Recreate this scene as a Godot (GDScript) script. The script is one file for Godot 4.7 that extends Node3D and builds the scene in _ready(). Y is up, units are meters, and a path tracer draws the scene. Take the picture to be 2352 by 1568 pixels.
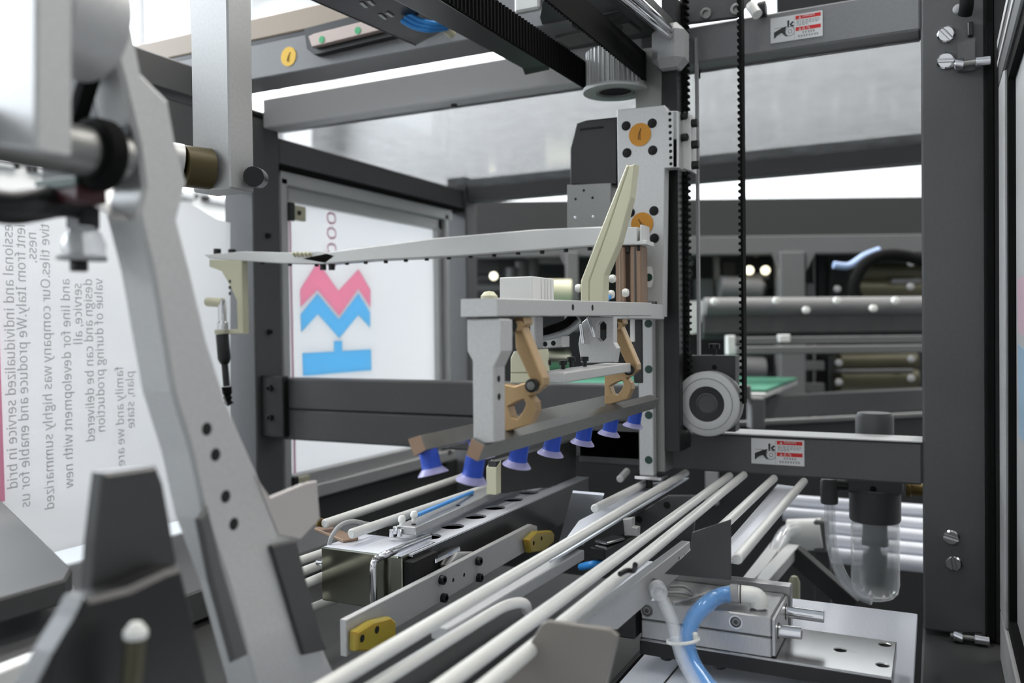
extends Node3D
# A carton-handling machine in a bright hall, seen through its open door. Metres, y up, floor at y = 0.
# x runs along the machine's front, -z runs into the machine; every piece stands on that frame.

const FAR := Vector3(0.4444, 0, 0.8958)   # the way the machine behind faces

var M := {}
var names := {}


# ---------------------------------------------------------------- helpers: nodes
func unique(parent: Node, called: String) -> String:
	if parent != self:
		return called
	if not names.has(called):
		names[called] = 0
		return called
	names[called] += 1
	return "%s_%03d" % [called, names[called]]


func tag(o: Node, label := "", category := "", group := "", kind := "") -> Node:
	if label:
		o.set_meta("label", label)
	if category:
		o.set_meta("category", category)
	if group:
		o.set_meta("group", group)
	if kind:
		o.set_meta("kind", kind)
	return o


func thing(called: String, label: String, category: String, base: Vector3, group := "") -> Node3D:
	var o := Node3D.new()
	o.name = unique(self, called)
	add_child(o, true)
	o.position = base
	tag(o, label, category, group)
	return o


func spot_of(o: Node) -> Vector3:
	var v := Vector3.ZERO
	while o is Node3D and o != self:
		v += (o as Node3D).position
		o = o.get_parent()
	return v


# the triangles gathered in world metres become one named mesh whose origin is the middle of its box
func put(st: SurfaceTool, called: String, mat: Material, parent: Node = self) -> MeshInstance3D:
	st.generate_normals()
	var arr := st.commit_to_arrays()
	var vs: PackedVector3Array = arr[Mesh.ARRAY_VERTEX]
	var box := AABB(vs[0], Vector3.ZERO)
	for v in vs:
		box = box.expand(v)
	var mid := box.get_center()
	for i in vs.size():
		vs[i] -= mid
	arr[Mesh.ARRAY_VERTEX] = vs
	var mesh := ArrayMesh.new()
	mesh.add_surface_from_arrays(Mesh.PRIMITIVE_TRIANGLES, arr)
	mesh.surface_set_material(0, mat)
	var o := MeshInstance3D.new()
	o.name = unique(parent, called)
	o.mesh = mesh
	parent.add_child(o, true)
	o.position = mid - (spot_of(parent) if parent != self else Vector3.ZERO)
	o.cast_shadow = GeometryInstance3D.SHADOW_CASTING_SETTING_ON
	return o


# a copy of a thing (with its parts) moved by `by`
func again(o: Node3D, by: Vector3, label := "") -> Node3D:
	var base_name := String(o.name).rstrip("0123456789").rstrip("_")
	var c: Node3D = o.duplicate()
	c.name = unique(o.get_parent(), base_name)
	o.get_parent().add_child(c, true)
	c.position = o.position + by
	if label:
		c.set_meta("label", label)
	return c


# ---------------------------------------------------------------- helpers: shapes (all in world metres)
func begin() -> SurfaceTool:
	var st := SurfaceTool.new()
	st.begin(Mesh.PRIMITIVE_TRIANGLES)
	st.set_smooth_group(-1)
	return st


# a flat face whose corners run anticlockwise seen from outside
func face(st: SurfaceTool, p: Array) -> void:
	for i in range(1, p.size() - 1):
		st.add_vertex(p[0])
		st.add_vertex(p[i + 1])
		st.add_vertex(p[i])


# a box with chamfered edges, turned by t
func block(st: SurfaceTool, t: Transform3D, size: Vector3, bev := 0.001) -> void:
	st.set_smooth_group(-1)
	var h := size * 0.5
	bev = minf(bev, minf(h.x, minf(h.y, h.z)) * 0.8)
	var q := func(x: float, y: float, z: float, axis: int) -> Vector3:
		var v := Vector3(x * (h.x - (0.0 if axis == 0 else bev)), y * (h.y - (0.0 if axis == 1 else bev)), z * (h.z - (0.0 if axis == 2 else bev)))
		return t * v
	for s in [-1.0, 1.0]:
		var fx := [q.call(s, -1, -1, 0), q.call(s, 1, -1, 0), q.call(s, 1, 1, 0), q.call(s, -1, 1, 0)]
		var fy := [q.call(-1, s, -1, 1), q.call(-1, s, 1, 1), q.call(1, s, 1, 1), q.call(1, s, -1, 1)]
		var fz := [q.call(-1, -1, s, 2), q.call(1, -1, s, 2), q.call(1, 1, s, 2), q.call(-1, 1, s, 2)]
		for f in [fx, fy, fz]:
			if s < 0:
				f.reverse()
			face(st, f)
	if bev <= 0.0:
		return
	for a in [-1.0, 1.0]:
		for b in [-1.0, 1.0]:
			var ex := [q.call(-1, a, b, 1), q.call(1, a, b, 1), q.call(1, a, b, 2), q.call(-1, a, b, 2)]
			var ey := [q.call(a, -1, b, 2), q.call(a, 1, b, 2), q.call(a, 1, b, 0), q.call(a, -1, b, 0)]
			var ez := [q.call(a, b, -1, 0), q.call(a, b, 1, 0), q.call(a, b, 1, 1), q.call(a, b, -1, 1)]
			for f in [ex, ey, ez]:
				if a * b > 0:
					f.reverse()
				face(st, f)
			for c in [-1.0, 1.0]:
				var f := [q.call(a, b, c, 0), q.call(a, b, c, 1), q.call(a, b, c, 2)]
				if a * b * c < 0:
					f.reverse()
				face(st, f)


func box(st: SurfaceTool, a: Vector3, b: Vector3, bev := 0.001) -> void:
	block(st, Transform3D(Basis(), (a + b) * 0.5), (b - a).abs(), bev)


# a bar from a to b, w across and h high
func bar(st: SurfaceTool, a: Vector3, b: Vector3, w: float, h: float, up := Vector3.UP, bev := 0.001) -> void:
	var z := (b - a).normalized()
	var x := up.cross(z).normalized()
	block(st, Transform3D(Basis(x, z.cross(x), z), (a + b) * 0.5), Vector3(w, h, a.distance_to(b)), bev)


func normal_of(p: Array) -> Vector3:
	var n := Vector3.ZERO
	for i in p.size():
		var a: Vector3 = p[i]
		var b: Vector3 = p[(i + 1) % p.size()]
		n += Vector3((a.y - b.y) * (a.z + b.z), (a.z - b.z) * (a.x + b.x), (a.x - b.x) * (a.y + b.y))
	return n.normalized()


# a flat outline pushed along ext, with holes (outlines in the same plane) and a small chamfer
func prism(st: SurfaceTool, outline: Array, ext: Vector3, holes: Array = [], bev := 0.0) -> void:
	st.set_smooth_group(-1)
	var p := outline.duplicate()
	var n := normal_of(p)
	if n.dot(ext) > 0:
		p.reverse()
		n = -n
	# now the outline runs anticlockwise seen from the side away from ext
	var o: Vector3 = p[0]
	var ux := (p[1] - p[0] as Vector3).normalized()
	var uy := n.cross(ux)
	var flat := func(v: Vector3) -> Vector2: return Vector2((v - o).dot(ux), (v - o).dot(uy))
	var solid := func(v: Vector2, along: float) -> Vector3: return o + ux * v.x + uy * v.y + ext * along
	var poly := PackedVector2Array()
	for v in p:
		poly.append(flat.call(v))
	var rings := [poly]
	for hole in holes:
		var hp := PackedVector2Array()
		for v in hole:
			hp.append(flat.call(v))
		var turn := 0.0
		for i in hp.size():
			turn += hp[i].cross(hp[(i + 1) % hp.size()])
		if turn > 0:
			hp.reverse()
		rings.append(hp)
	var be := bev / ext.length()
	var caps := []
	for r in rings:
		caps.append(inset(r, bev) if bev > 0 else r)
	var joined: PackedVector2Array = caps[0]
	var left := range(1, caps.size())
	while left:
		var pick: int = left[0]
		var near := INF
		for i in left:
			for a in joined:
				for b in caps[i]:
					if a.distance_squared_to(b) < near:
						near = a.distance_squared_to(b)
						pick = i
		joined = bridge(joined, caps[pick])
		left.erase(pick)
	var tris := Geometry2D.triangulate_polygon(joined)
	for i in range(0, tris.size(), 3):
		var a := joined[tris[i]]
		var b := joined[tris[i + 1]]
		var c := joined[tris[i + 2]]
		if (b - a).cross(c - a) < 0:
			var k := b
			b = c
			c = k
		face(st, [solid.call(a, 0.0), solid.call(b, 0.0), solid.call(c, 0.0)])
		face(st, [solid.call(c, 1.0), solid.call(b, 1.0), solid.call(a, 1.0)])
	for k in rings.size():
		var r: PackedVector2Array = rings[k]
		var cp: PackedVector2Array = caps[k]
		for i in r.size():
			var j := (i + 1) % r.size()
			face(st, [solid.call(r[j], be), solid.call(r[i], be), solid.call(r[i], 1.0 - be), solid.call(r[j], 1.0 - be)])
			if bev > 0:
				face(st, [solid.call(cp[j], 0.0), solid.call(cp[i], 0.0), solid.call(r[i], be), solid.call(r[j], be)])
				face(st, [solid.call(cp[i], 1.0), solid.call(cp[j], 1.0), solid.call(r[j], 1.0 - be), solid.call(r[i], 1.0 - be)])


func inset(p: PackedVector2Array, d: float) -> PackedVector2Array:
	var out := PackedVector2Array()
	for i in p.size():
		var a := p[(i + p.size() - 1) % p.size()]
		var b := p[i]
		var c := p[(i + 1) % p.size()]
		var e := (b - a).normalized()
		var f := (c - b).normalized()
		var m := Vector2(-e.y, e.x) + Vector2(-f.y, f.x)
		var k := maxf(m.length_squared(), 0.35)
		out.append(b + m * (2.0 * d / k))
	return out


func bridge(outer: PackedVector2Array, hole: PackedVector2Array) -> PackedVector2Array:
	var best := [0, 0]
	var near := INF
	for i in outer.size():
		for j in hole.size():
			var d := outer[i].distance_squared_to(hole[j])
			if d < near:
				near = d
				best = [i, j]
	var out := PackedVector2Array()
	for i in range(0, best[0] + 1):
		out.append(outer[i])
	for j in hole.size() + 1:
		out.append(hole[(best[1] + j) % hole.size()])
	for i in range(best[0], outer.size()):
		out.append(outer[i])
	return out


func circle(c: Vector3, u: Vector3, v: Vector3, r: float, n := 20) -> Array:
	var out := []
	for i in n:
		out.append(c + (u * cos(TAU * i / n) + v * sin(TAU * i / n)) * r)
	return out


# a profile of [radius, distance along dir] turned about the axis through a; corners sharper than 35 degrees stay sharp
func lathe(st: SurfaceTool, a: Vector3, dir: Vector3, profile: Array, n := 24) -> void:
	var z := dir.normalized()
	var x := z.cross(Vector3.UP if absf(z.y) < 0.9 else Vector3.RIGHT).normalized()
	var y := z.cross(x)
	var group := 1
	for k in profile.size() - 1:
		var r0: float = profile[k][0]
		var r1: float = profile[k + 1][0]
		var t0: float = profile[k][1]
		var t1: float = profile[k + 1][1]
		if k > 0:
			var e := Vector2(r0 - profile[k - 1][0], t0 - profile[k - 1][1])
			var f := Vector2(r1 - r0, t1 - t0)
			if absf(e.angle_to(f)) > 0.6:
				group += 1
		st.set_smooth_group(group)
		for i in n:
			var a0 := TAU * i / n
			var a1 := TAU * (i + 1) / n
			var d0 := x * cos(a0) + y * sin(a0)
			var d1 := x * cos(a1) + y * sin(a1)
			var q := [a + d0 * r0 + z * t0, a + d1 * r0 + z * t0, a + d1 * r1 + z * t1, a + d0 * r1 + z * t1]
			if r0 < 1e-6:
				face(st, [q[0], q[2], q[3]])
			elif r1 < 1e-6:
				face(st, [q[0], q[1], q[2]])
			else:
				face(st, q)
	st.set_smooth_group(-1)


# a plain round rod with chamfered ends
func rod(st: SurfaceTool, a: Vector3, b: Vector3, r: float, n := 20, bev := 0.0006) -> void:
	var l := a.distance_to(b)
	lathe(st, a, b - a, [[0.0, 0.0], [r - bev, 0.0], [r, bev], [r, l - bev], [r - bev, l], [0.0, l]], n)


func ring(st: SurfaceTool, a: Vector3, dir: Vector3, r_in: float, r_out: float, t: float, n := 28) -> void:
	lathe(st, a, dir, [[r_in, 0.0], [r_out, 0.0], [r_out, t], [r_in, t], [r_in, 0.0]], n)


func curve(p: Array, steps := 8) -> Array:
	var out := []
	for i in p.size() - 1:
		var a: Vector3 = p[maxi(i - 1, 0)]
		var b: Vector3 = p[i]
		var c: Vector3 = p[i + 1]
		var d: Vector3 = p[mini(i + 2, p.size() - 1)]
		for k in steps:
			out.append(b.cubic_interpolate(c, a, d, float(k) / steps))
	out.append(p[-1])
	return out


# a round hose or bent rod along a path
func tube(st: SurfaceTool, path: Array, r: float, n := 12, hollow := 0.0) -> void:
	st.set_smooth_group(2)
	var rings := []
	var z0: Vector3 = (path[1] - path[0] as Vector3).normalized()
	var x := z0.cross(Vector3.UP if absf(z0.y) < 0.9 else Vector3.RIGHT).normalized()
	for i in path.size():
		var z: Vector3 = (path[mini(i + 1, path.size() - 1)] - path[maxi(i - 1, 0)] as Vector3).normalized()
		x = (x - z * x.dot(z)).normalized()
		var y := z.cross(x)
		var row := []
		for k in n:
			row.append([path[i] + (x * cos(TAU * k / n) + y * sin(TAU * k / n)) * r, path[i] + (x * cos(TAU * k / n) + y * sin(TAU * k / n)) * hollow])
		rings.append(row)
	for i in rings.size() - 1:
		for k in n:
			var j := (k + 1) % n
			face(st, [rings[i][k][0], rings[i][j][0], rings[i + 1][j][0], rings[i + 1][k][0]])
			if hollow > 0:
				face(st, [rings[i][j][1], rings[i][k][1], rings[i + 1][k][1], rings[i + 1][j][1]])
	st.set_smooth_group(-1)
	for e in [0, rings.size() - 1]:
		for k in n:
			var j := (k + 1) % n
			var f := [rings[e][j][0], rings[e][k][0], rings[e][k][1], rings[e][j][1]] if hollow > 0 else [rings[e][j][0], rings[e][k][0], path[e]]
			if e > 0:
				f.reverse()
			face(st, f)


# a socket-head screw: head at a, pointing out along dir
func screw(parent: Node, a: Vector3, dir: Vector3, r := 0.004, h := 0.004, mat: Material = null, called := "screw") -> void:
	var st := begin()
	lathe(st, a - dir * 0.0015, dir, [[0.0, 0.0], [r, 0.0], [r, h + 0.0009], [r * 0.88, h + 0.0015], [r * 0.55, h + 0.0015], [r * 0.5, h * 0.45], [0.0, h * 0.45]], 14)
	put(st, called, mat if mat else M.black_oxide, parent)


# a cheese-head screw with a slot
func slotted(parent: Node, a: Vector3, dir: Vector3, r: float, turn: float, called := "slotted_screw") -> void:
	var st := begin()
	var x := dir.cross(Vector3.UP).normalized()
	var y := x.cross(dir)
	var s := x * cos(turn) + y * sin(turn)
	var t := dir.cross(s)
	for side in [-1.0, 1.0]:
		var pts := []
		for i in 13:
			var an := -PI * 0.46 + PI * 0.92 * i / 12.0
			pts.append(a + (t * cos(an) * side + s * sin(an)) * r)
		prism(st, pts, dir * r * 0.5, [], r * 0.16)
	lathe(st, a, dir, [[0.0, 0.0], [r * 0.9, 0.0], [r * 0.9, r * 0.2], [0.0, r * 0.2]], 16)
	put(st, called, M.chrome, parent)


func letters(text: String, size: float, thick: float, origin: Vector3, along: Vector3, upward: Vector3, mat: Material, called: String, parent: Node, mirrored := false) -> void:
	var tm := TextMesh.new()
	tm.text = text
	var f := SystemFont.new()
	f.font_names = PackedStringArray(["Droid Sans"])
	tm.font = f
	tm.font_size = 32
	tm.pixel_size = size / 23.0
	tm.depth = 0.0
	tm.curve_step = 2.0
	tm.horizontal_alignment = HORIZONTAL_ALIGNMENT_LEFT
	tm.vertical_alignment = VERTICAL_ALIGNMENT_BOTTOM
	var out := along.cross(upward) * (-1.0 if mirrored else 1.0)
	var st := begin()
	for s in tm.get_surface_count():
		var arr := tm.surface_get_arrays(s)
		var vs: PackedVector3Array = arr[Mesh.ARRAY_VERTEX]
		var ix: PackedInt32Array = arr[Mesh.ARRAY_INDEX] if arr[Mesh.ARRAY_INDEX] != null else PackedInt32Array(range(vs.size()))
		for k in range(0, ix.size(), 3):
			var q := []
			for e in 3:
				var v := vs[ix[k + e]]
				q.append(origin + along * v.x + upward * v.y + out * thick)
			var n := normal_of(q)
			if n.dot(out) < 0:
				q.reverse()
			face(st, q)
	put(st, called, mat, parent)


# ---------------------------------------------------------------- materials
func noise_tex(freq: float, lo: float, hi: float, sx := 256, sy := 256, sd := 1, normal := false, bump := 4.0) -> NoiseTexture2D:
	var n := FastNoiseLite.new()
	n.seed = sd
	n.frequency = freq
	n.fractal_octaves = 4
	var t := NoiseTexture2D.new()
	t.noise = n
	t.width = sx
	t.height = sy
	t.seamless = true
	if normal:
		t.as_normal_map = true
		t.bump_strength = bump
	else:
		var g := Gradient.new()
		g.set_color(0, Color(lo, lo, lo))
		g.set_color(1, Color(hi, hi, hi))
		t.color_ramp = g
	return t


func mat(key: String, c: Color, rough: float, metal := 0.0) -> StandardMaterial3D:
	var m := StandardMaterial3D.new()
	m.resource_name = key
	m.albedo_color = c
	m.roughness = rough
	m.metallic = metal
	M[key] = m
	return m


func grained(m: StandardMaterial3D, tex: Texture2D, scale: Vector3, rough_too := true) -> void:
	m.albedo_texture = tex
	if rough_too:
		m.roughness_texture = tex
		m.roughness = minf(1.0, m.roughness * 1.15)
	m.uv1_triplanar = true
	m.uv1_world_triplanar = true
	m.uv1_scale = scale


func glassy(key: String, c: Color, a: float) -> StandardMaterial3D:
	var m := mat(key, Color(c.r, c.g, c.b, a), 0.06)
	m.transparency = BaseMaterial3D.TRANSPARENCY_ALPHA
	return m


func make_materials() -> void:
	var fine := noise_tex(0.09, 0.95, 1.0, 256, 256, 3)
	var brushed := noise_tex(0.06, 0.93, 1.0, 256, 256, 5)
	grained(mat("frame_grey", Color(0.315, 0.315, 0.318), 0.5), fine, Vector3(6, 6, 6))
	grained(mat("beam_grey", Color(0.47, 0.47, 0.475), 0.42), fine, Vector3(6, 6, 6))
	grained(mat("far_grey", Color(0.40, 0.40, 0.40), 0.5), fine, Vector3(5, 5, 5))
	mat("olive", Color(0.30, 0.29, 0.22), 0.4, 0.4)
	mat("pale_blue", Color(0.58, 0.66, 0.80), 0.4)
	grained(mat("cabinet_grey", Color(0.20, 0.20, 0.20), 0.6), fine, Vector3(3, 3, 3))
	grained(mat("pale_grey", Color(0.62, 0.62, 0.62), 0.5), fine, Vector3(5, 5, 5))
	grained(mat("anodized", Color(0.74, 0.74, 0.735), 0.42, 0.45), fine, Vector3(9, 9, 9))
	grained(mat("milled", Color(0.70, 0.70, 0.70), 0.34, 0.8), brushed, Vector3(60, 4, 4))
	grained(mat("dull_steel", Color(0.52, 0.52, 0.51), 0.36, 0.85), brushed, Vector3(4, 60, 4))
	grained(mat("sheet_steel", Color(0.66, 0.66, 0.66), 0.2, 0.9), brushed, Vector3(4, 4, 50))
	grained(mat("table_steel", Color(0.86, 0.87, 0.90), 0.32, 0.25), fine, Vector3(12, 12, 12))
	mat("chrome", Color(0.82, 0.82, 0.83), 0.12, 1.0)
	mat("mirror_steel", Color(0.55, 0.55, 0.50), 0.14, 1.0)
	mat("dark_steel", Color(0.30, 0.30, 0.30), 0.35, 0.7)
	mat("black_oxide", Color(0.08, 0.08, 0.08), 0.38, 0.3)
	mat("black_paint", Color(0.06, 0.06, 0.06), 0.42)
	mat("gloss_black", Color(0.03, 0.03, 0.035), 0.3)
	var rub := mat("rubber", Color(0.06, 0.06, 0.06), 0.9)
	rub.metallic_specular = 0.25
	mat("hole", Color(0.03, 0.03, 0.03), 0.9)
	mat("dark_grey", Color(0.22, 0.22, 0.22), 0.55)
	mat("shadow_grey", Color(0.15, 0.15, 0.15), 0.6)
	grained(mat("bronze", Color(0.66, 0.55, 0.40), 0.36, 0.55), fine, Vector3(14, 14, 14))
	grained(mat("tan_anodized", Color(0.58, 0.48, 0.40), 0.4, 0.4), fine, Vector3(14, 14, 14))
	mat("brass", Color(0.40, 0.33, 0.16), 0.45, 0.5)
	mat("cream", Color(0.76, 0.75, 0.64), 0.45)
	mat("beige", Color(0.60, 0.54, 0.47), 0.5)
	mat("dark_red", Color(0.22, 0.03, 0.06), 0.5)
	mat("faint_pink", Color(0.66, 0.56, 0.60), 0.5)
	mat("faint_blue", Color(0.50, 0.60, 0.67), 0.5)
	mat("lit_beam_grey", Color(0.78, 0.78, 0.78), 0.45)  # beam grey lightened to carry the light on the upper beam's left half
	mat("rail_tint", Color(0.66, 0.60, 0.57), 0.4, 0.3)
	mat("dark_brass", Color(0.27, 0.23, 0.10), 0.5, 0.3)
	mat("dusty_grey", Color(0.62, 0.60, 0.595), 0.5)
	mat("brown_cover", Color(0.45, 0.43, 0.405), 0.42)
	mat("white_plastic", Color(0.86, 0.86, 0.84), 0.4)
	mat("white_paint", Color(0.80, 0.80, 0.79), 0.38)
	mat("roller_white", Color(0.80, 0.80, 0.785), 0.25)
	var blue := mat("blue_silicone", Color(0.03, 0.24, 0.66), 0.4)
	blue.rim_enabled = true
	blue.rim = 0.3
	var lip := mat("clear_silicone", Color(0.72, 0.70, 0.86, 0.62), 0.3)
	lip.transparency = BaseMaterial3D.TRANSPARENCY_ALPHA
	mat("orange_sticker", Color(0.70, 0.47, 0.05), 0.6)
	mat("yellow_sticker", Color(0.87, 0.69, 0.08), 0.55)
	mat("ink", Color(0.10, 0.09, 0.08), 0.7)
	mat("brown_ink", Color(0.34, 0.20, 0.02), 0.7)
	mat("green_plug", Color(0.05, 0.20, 0.16), 0.5)
	mat("bright_green", Color(0.12, 0.60, 0.36), 0.5)
	mat("green_belt", Color(0.20, 0.42, 0.34), 0.6)
	var amber := mat("amber", Color(0.64, 0.57, 0.22), 0.3)
	amber.subsurf_scatter_enabled = true
	amber.subsurf_scatter_strength = 0.4
	mat("sky_blue_hose", Color(0.20, 0.55, 0.85), 0.35)
	glassy("clear_plastic", Color(0.93, 0.94, 0.95), 0.22)
	glassy("bowl_plastic", Color(0.88, 0.89, 0.90), 0.34)
	glassy("blue_clear", Color(0.42, 0.68, 0.93), 0.40)
	var roof := glassy("roof_pane", Color(0.62, 0.63, 0.64), 0.62)
	roof.roughness = 0.12
	grained(roof, noise_tex(0.02, 0.55, 1.0, 512, 256, 11), Vector3(1.1, 1.1, 2.6), false)  # noise streaks imitate blotchy reflections in the pane's colour
	var sheet := mat("sheet_white", Color(0.90, 0.90, 0.90), 0.55)
	sheet.backlight_enabled = true
	sheet.backlight = Color(0.84, 0.84, 0.84)
	var banner := mat("banner_white", Color(0.88, 0.88, 0.88), 0.55)
	banner.backlight_enabled = true
	banner.backlight = Color(0.80, 0.80, 0.80)
	mat("print_pink", Color(0.96, 0.62, 0.74), 0.55)
	mat("print_pale_pink", Color(0.98, 0.80, 0.86), 0.55)
	mat("print_blue", Color(0.52, 0.80, 0.97), 0.55)
	for a in [["film_pink", Color(0.98, 0.74, 0.82)], ["film_blue", Color(0.60, 0.87, 0.98)]]:
		var film := mat(a[0], a[1], 0.5)
		film.backlight_enabled = true
		film.backlight = (a[1] as Color) * 0.84
	mat("print_grey", Color(0.77, 0.77, 0.78), 0.6)
	mat("print_red", Color(0.78, 0.10, 0.07), 0.5)
	mat("label_white", Color(0.80, 0.80, 0.80), 0.45)
	mat("wall_white", Color(0.70, 0.70, 0.695), 0.8)
	mat("ceiling_grey", Color(0.70, 0.71, 0.72), 0.85)
	mat("floor_grey", Color(0.42, 0.43, 0.44), 0.45)
	var glow := mat("daylight", Color(1, 1, 1), 0.8)
	glow.emission_enabled = true
	glow.emission = Color(0.96, 0.98, 1.0)
	glow.emission_energy_multiplier = 1.2
	var lampglow := mat("lamp_glow", Color(1, 1, 1), 0.8)
	lampglow.emission_enabled = true
	lampglow.emission = Color(1.0, 0.985, 0.96)
	lampglow.emission_energy_multiplier = 1.5
	var warm := mat("signal_glow", Color(1, 1, 1), 0.8)
	warm.emission_enabled = true
	warm.emission = Color(1.0, 0.95, 0.78)
	warm.emission_energy_multiplier = 0.9


func area_light(called: String, pos: Vector3, towards: Vector3, size: Vector2, energy: float, c := Color(1, 1, 1)) -> void:
	var l := AreaLight3D.new()
	l.name = called
	add_child(l, true)
	l.area_size = size
	l.area_normalize_energy = false
	l.light_energy = energy
	l.light_color = c
	l.area_range = 30.0
	l.area_attenuation = 2.0
	l.shadow_enabled = true
	l.look_at_from_position(pos, pos + towards, Vector3.FORWARD if absf(towards.normalized().y) > 0.9 else Vector3.UP)


func _ready() -> void:
	# ------------------------------------------------ camera, exposure
	var cam := Camera3D.new()
	cam.name = "camera"
	add_child(cam)
	var lens := CameraAttributesPhysical.new()
	lens.frustum_focal_length = 30.05
	lens.frustum_focus_distance = 1.02
	lens.frustum_near = 0.05
	lens.frustum_far = 100.0
	lens.exposure_aperture = 4.2
	cam.attributes = lens
	cam.transform = Transform3D(Basis(Vector3(0.895757, -0.011154, -0.444403), Vector3(0.003622, 0.999835, -0.017794), Vector3(0.444528, 0.014330, 0.895650)), Vector3(0, 1.3, 0))
	cam.fov = 43.55
	cam.current = true
	var env := Environment.new()
	env.background_mode = Environment.BG_COLOR
	env.background_color = Color(0.75, 0.8, 0.88)
	env.tonemap_mode = Environment.TONE_MAPPER_LINEAR
	env.tonemap_exposure = 1.9
	env.sdfgi_enabled = true
	env.ssao_enabled = true
	env.ssil_enabled = true
	var we := WorldEnvironment.new()
	we.name = "environment"
	we.environment = env
	add_child(we)
	# daylight through the hall's high windows, its ceiling lamps, and an added rear light
	area_light("window_light", Vector3(-6.85, 3.9, -2.7), Vector3(1, -0.14, 0.0), Vector2(11.6, 2.2), 3.6, Color(0.93, 0.965, 1.0))  # stretched forward past the machine to light the near arm
	for k in 4:
		area_light("ceiling_light", Vector3(-4.4 + k * 2.6, 5.3, -3.2), Vector3(0, -1, 0), Vector2(0.5, 6.8), [3.6, 3.4, 2.6, 1.6][k], Color(1.0, 0.985, 0.96))
	area_light("added_rear_light", Vector3(-1.0, 5.15, -7.7), Vector3(0, -0.75, -0.66), Vector2(11.0, 0.5), 9.5, Color(0.96, 0.98, 1.0))  # added to brighten the back wall and backlight the machine
	make_materials()
	build_hall()
	build_frame()
	build_panels()
	build_far_machine()
	build_gantry()
	build_lift()
	build_gripper()
	build_duct()
	build_conveyor()
	build_pusher()
	build_cylinder()
	build_filter()
	build_near_arm()
	build_right_door()
	build_labels()


# ---------------------------------------------------------------- the hall
func slab(called: String, a: Vector3, b: Vector3, m: Material) -> void:
	var st := begin()
	box(st, a, b, 0.0)
	tag(put(st, called, m), "", "", "", "structure")


func build_hall() -> void:
	slab("floor", Vector3(-7.2, -0.2, -9.2), Vector3(5.2, 0, 4.2), M.floor_grey)
	slab("ceiling", Vector3(-7.2, 5.6, -9.2), Vector3(5.2, 5.8, 4.2), M.ceiling_grey)
	slab("wall_left", Vector3(-7.2, 0, -9.2), Vector3(-7.0, 5.6, 4.2), M.wall_white)
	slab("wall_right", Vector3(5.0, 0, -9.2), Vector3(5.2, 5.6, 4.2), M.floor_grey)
	slab("wall_back", Vector3(-7.2, 0, -9.2), Vector3(5.2, 5.6, -9.0), M.wall_white)
	slab("wall_front", Vector3(-7.2, 0, 4.0), Vector3(5.2, 5.6, 4.2), M.wall_white)
	for k in 6:  # the last window is unseen, added to light the near arm
		var z0 := -8.5 + k * 1.95
		var w := thing("window_%d" % (k + 1), "", "", Vector3(-7.0, 2.7, z0 + 0.85))
		w.set_meta("kind", "structure")
		var st := begin()
		box(st, Vector3(-6.995, 2.75, z0), Vector3(-6.975, 4.85, z0 + 1.75), 0.0)
		put(st, "pane", M.daylight, w)
		st = begin()
		for y in [2.70, 4.85]:
			box(st, Vector3(-7.0, y, z0 - 0.05), Vector3(-6.93, y + 0.06, z0 + 1.8), 0.004)
		for z in [z0 - 0.05, z0 + 0.58, z0 + 1.74]:
			box(st, Vector3(-7.0, 2.7, z), Vector3(-6.93, 4.9, z + 0.06), 0.004)
		put(st, "window_frame", M.pale_grey, w)
	for k in 4:
		var x := -4.4 + k * 2.6
		var t := thing("strip_light", "", "lamp", Vector3(x, 5.36, -3.2), "")
		tag(t, ["long white ceiling strip lamp nearest the high windows", "second long white ceiling strip lamp from the windows", "long white ceiling strip lamp above the machine", "long white ceiling strip lamp farthest from the windows"][k])
		var st := begin()
		box(st, Vector3(x - 0.26, 5.36, -6.7), Vector3(x + 0.26, 5.599, 0.3), 0.01)
		put(st, "housing", M.white_paint, t)
		st = begin()
		box(st, Vector3(x - 0.22, 5.34, -6.6), Vector3(x + 0.22, 5.36, 0.2), 0.0)
		put(st, "diffuser", M.lamp_glow, t)
	var w := thing("strip_light", "added unseen lamp washing the rear hall wall with light", "lamp", Vector3(-1.0, 5.2, -7.7))  # added lamp, out of view, to brighten the back wall
	var st := begin()
	box(st, Vector3(-6.6, 5.25, -7.95), Vector3(4.6, 5.599, -7.45), 0.01)
	put(st, "housing", M.white_paint, w)
	st = begin()
	box(st, Vector3(-6.5, 5.23, -7.9), Vector3(4.5, 5.25, -7.5), 0.0)
	put(st, "diffuser", M.lamp_glow, w)


# ---------------------------------------------------------------- the machine's grey frame
func member(called: String, label: String, category: String, a: Vector3, b: Vector3, m: Material = null, group := "") -> MeshInstance3D:
	var st := begin()
	box(st, a, b, 0.003)
	return tag(put(st, called, m if m else M.frame_grey), label, category, group)


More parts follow.
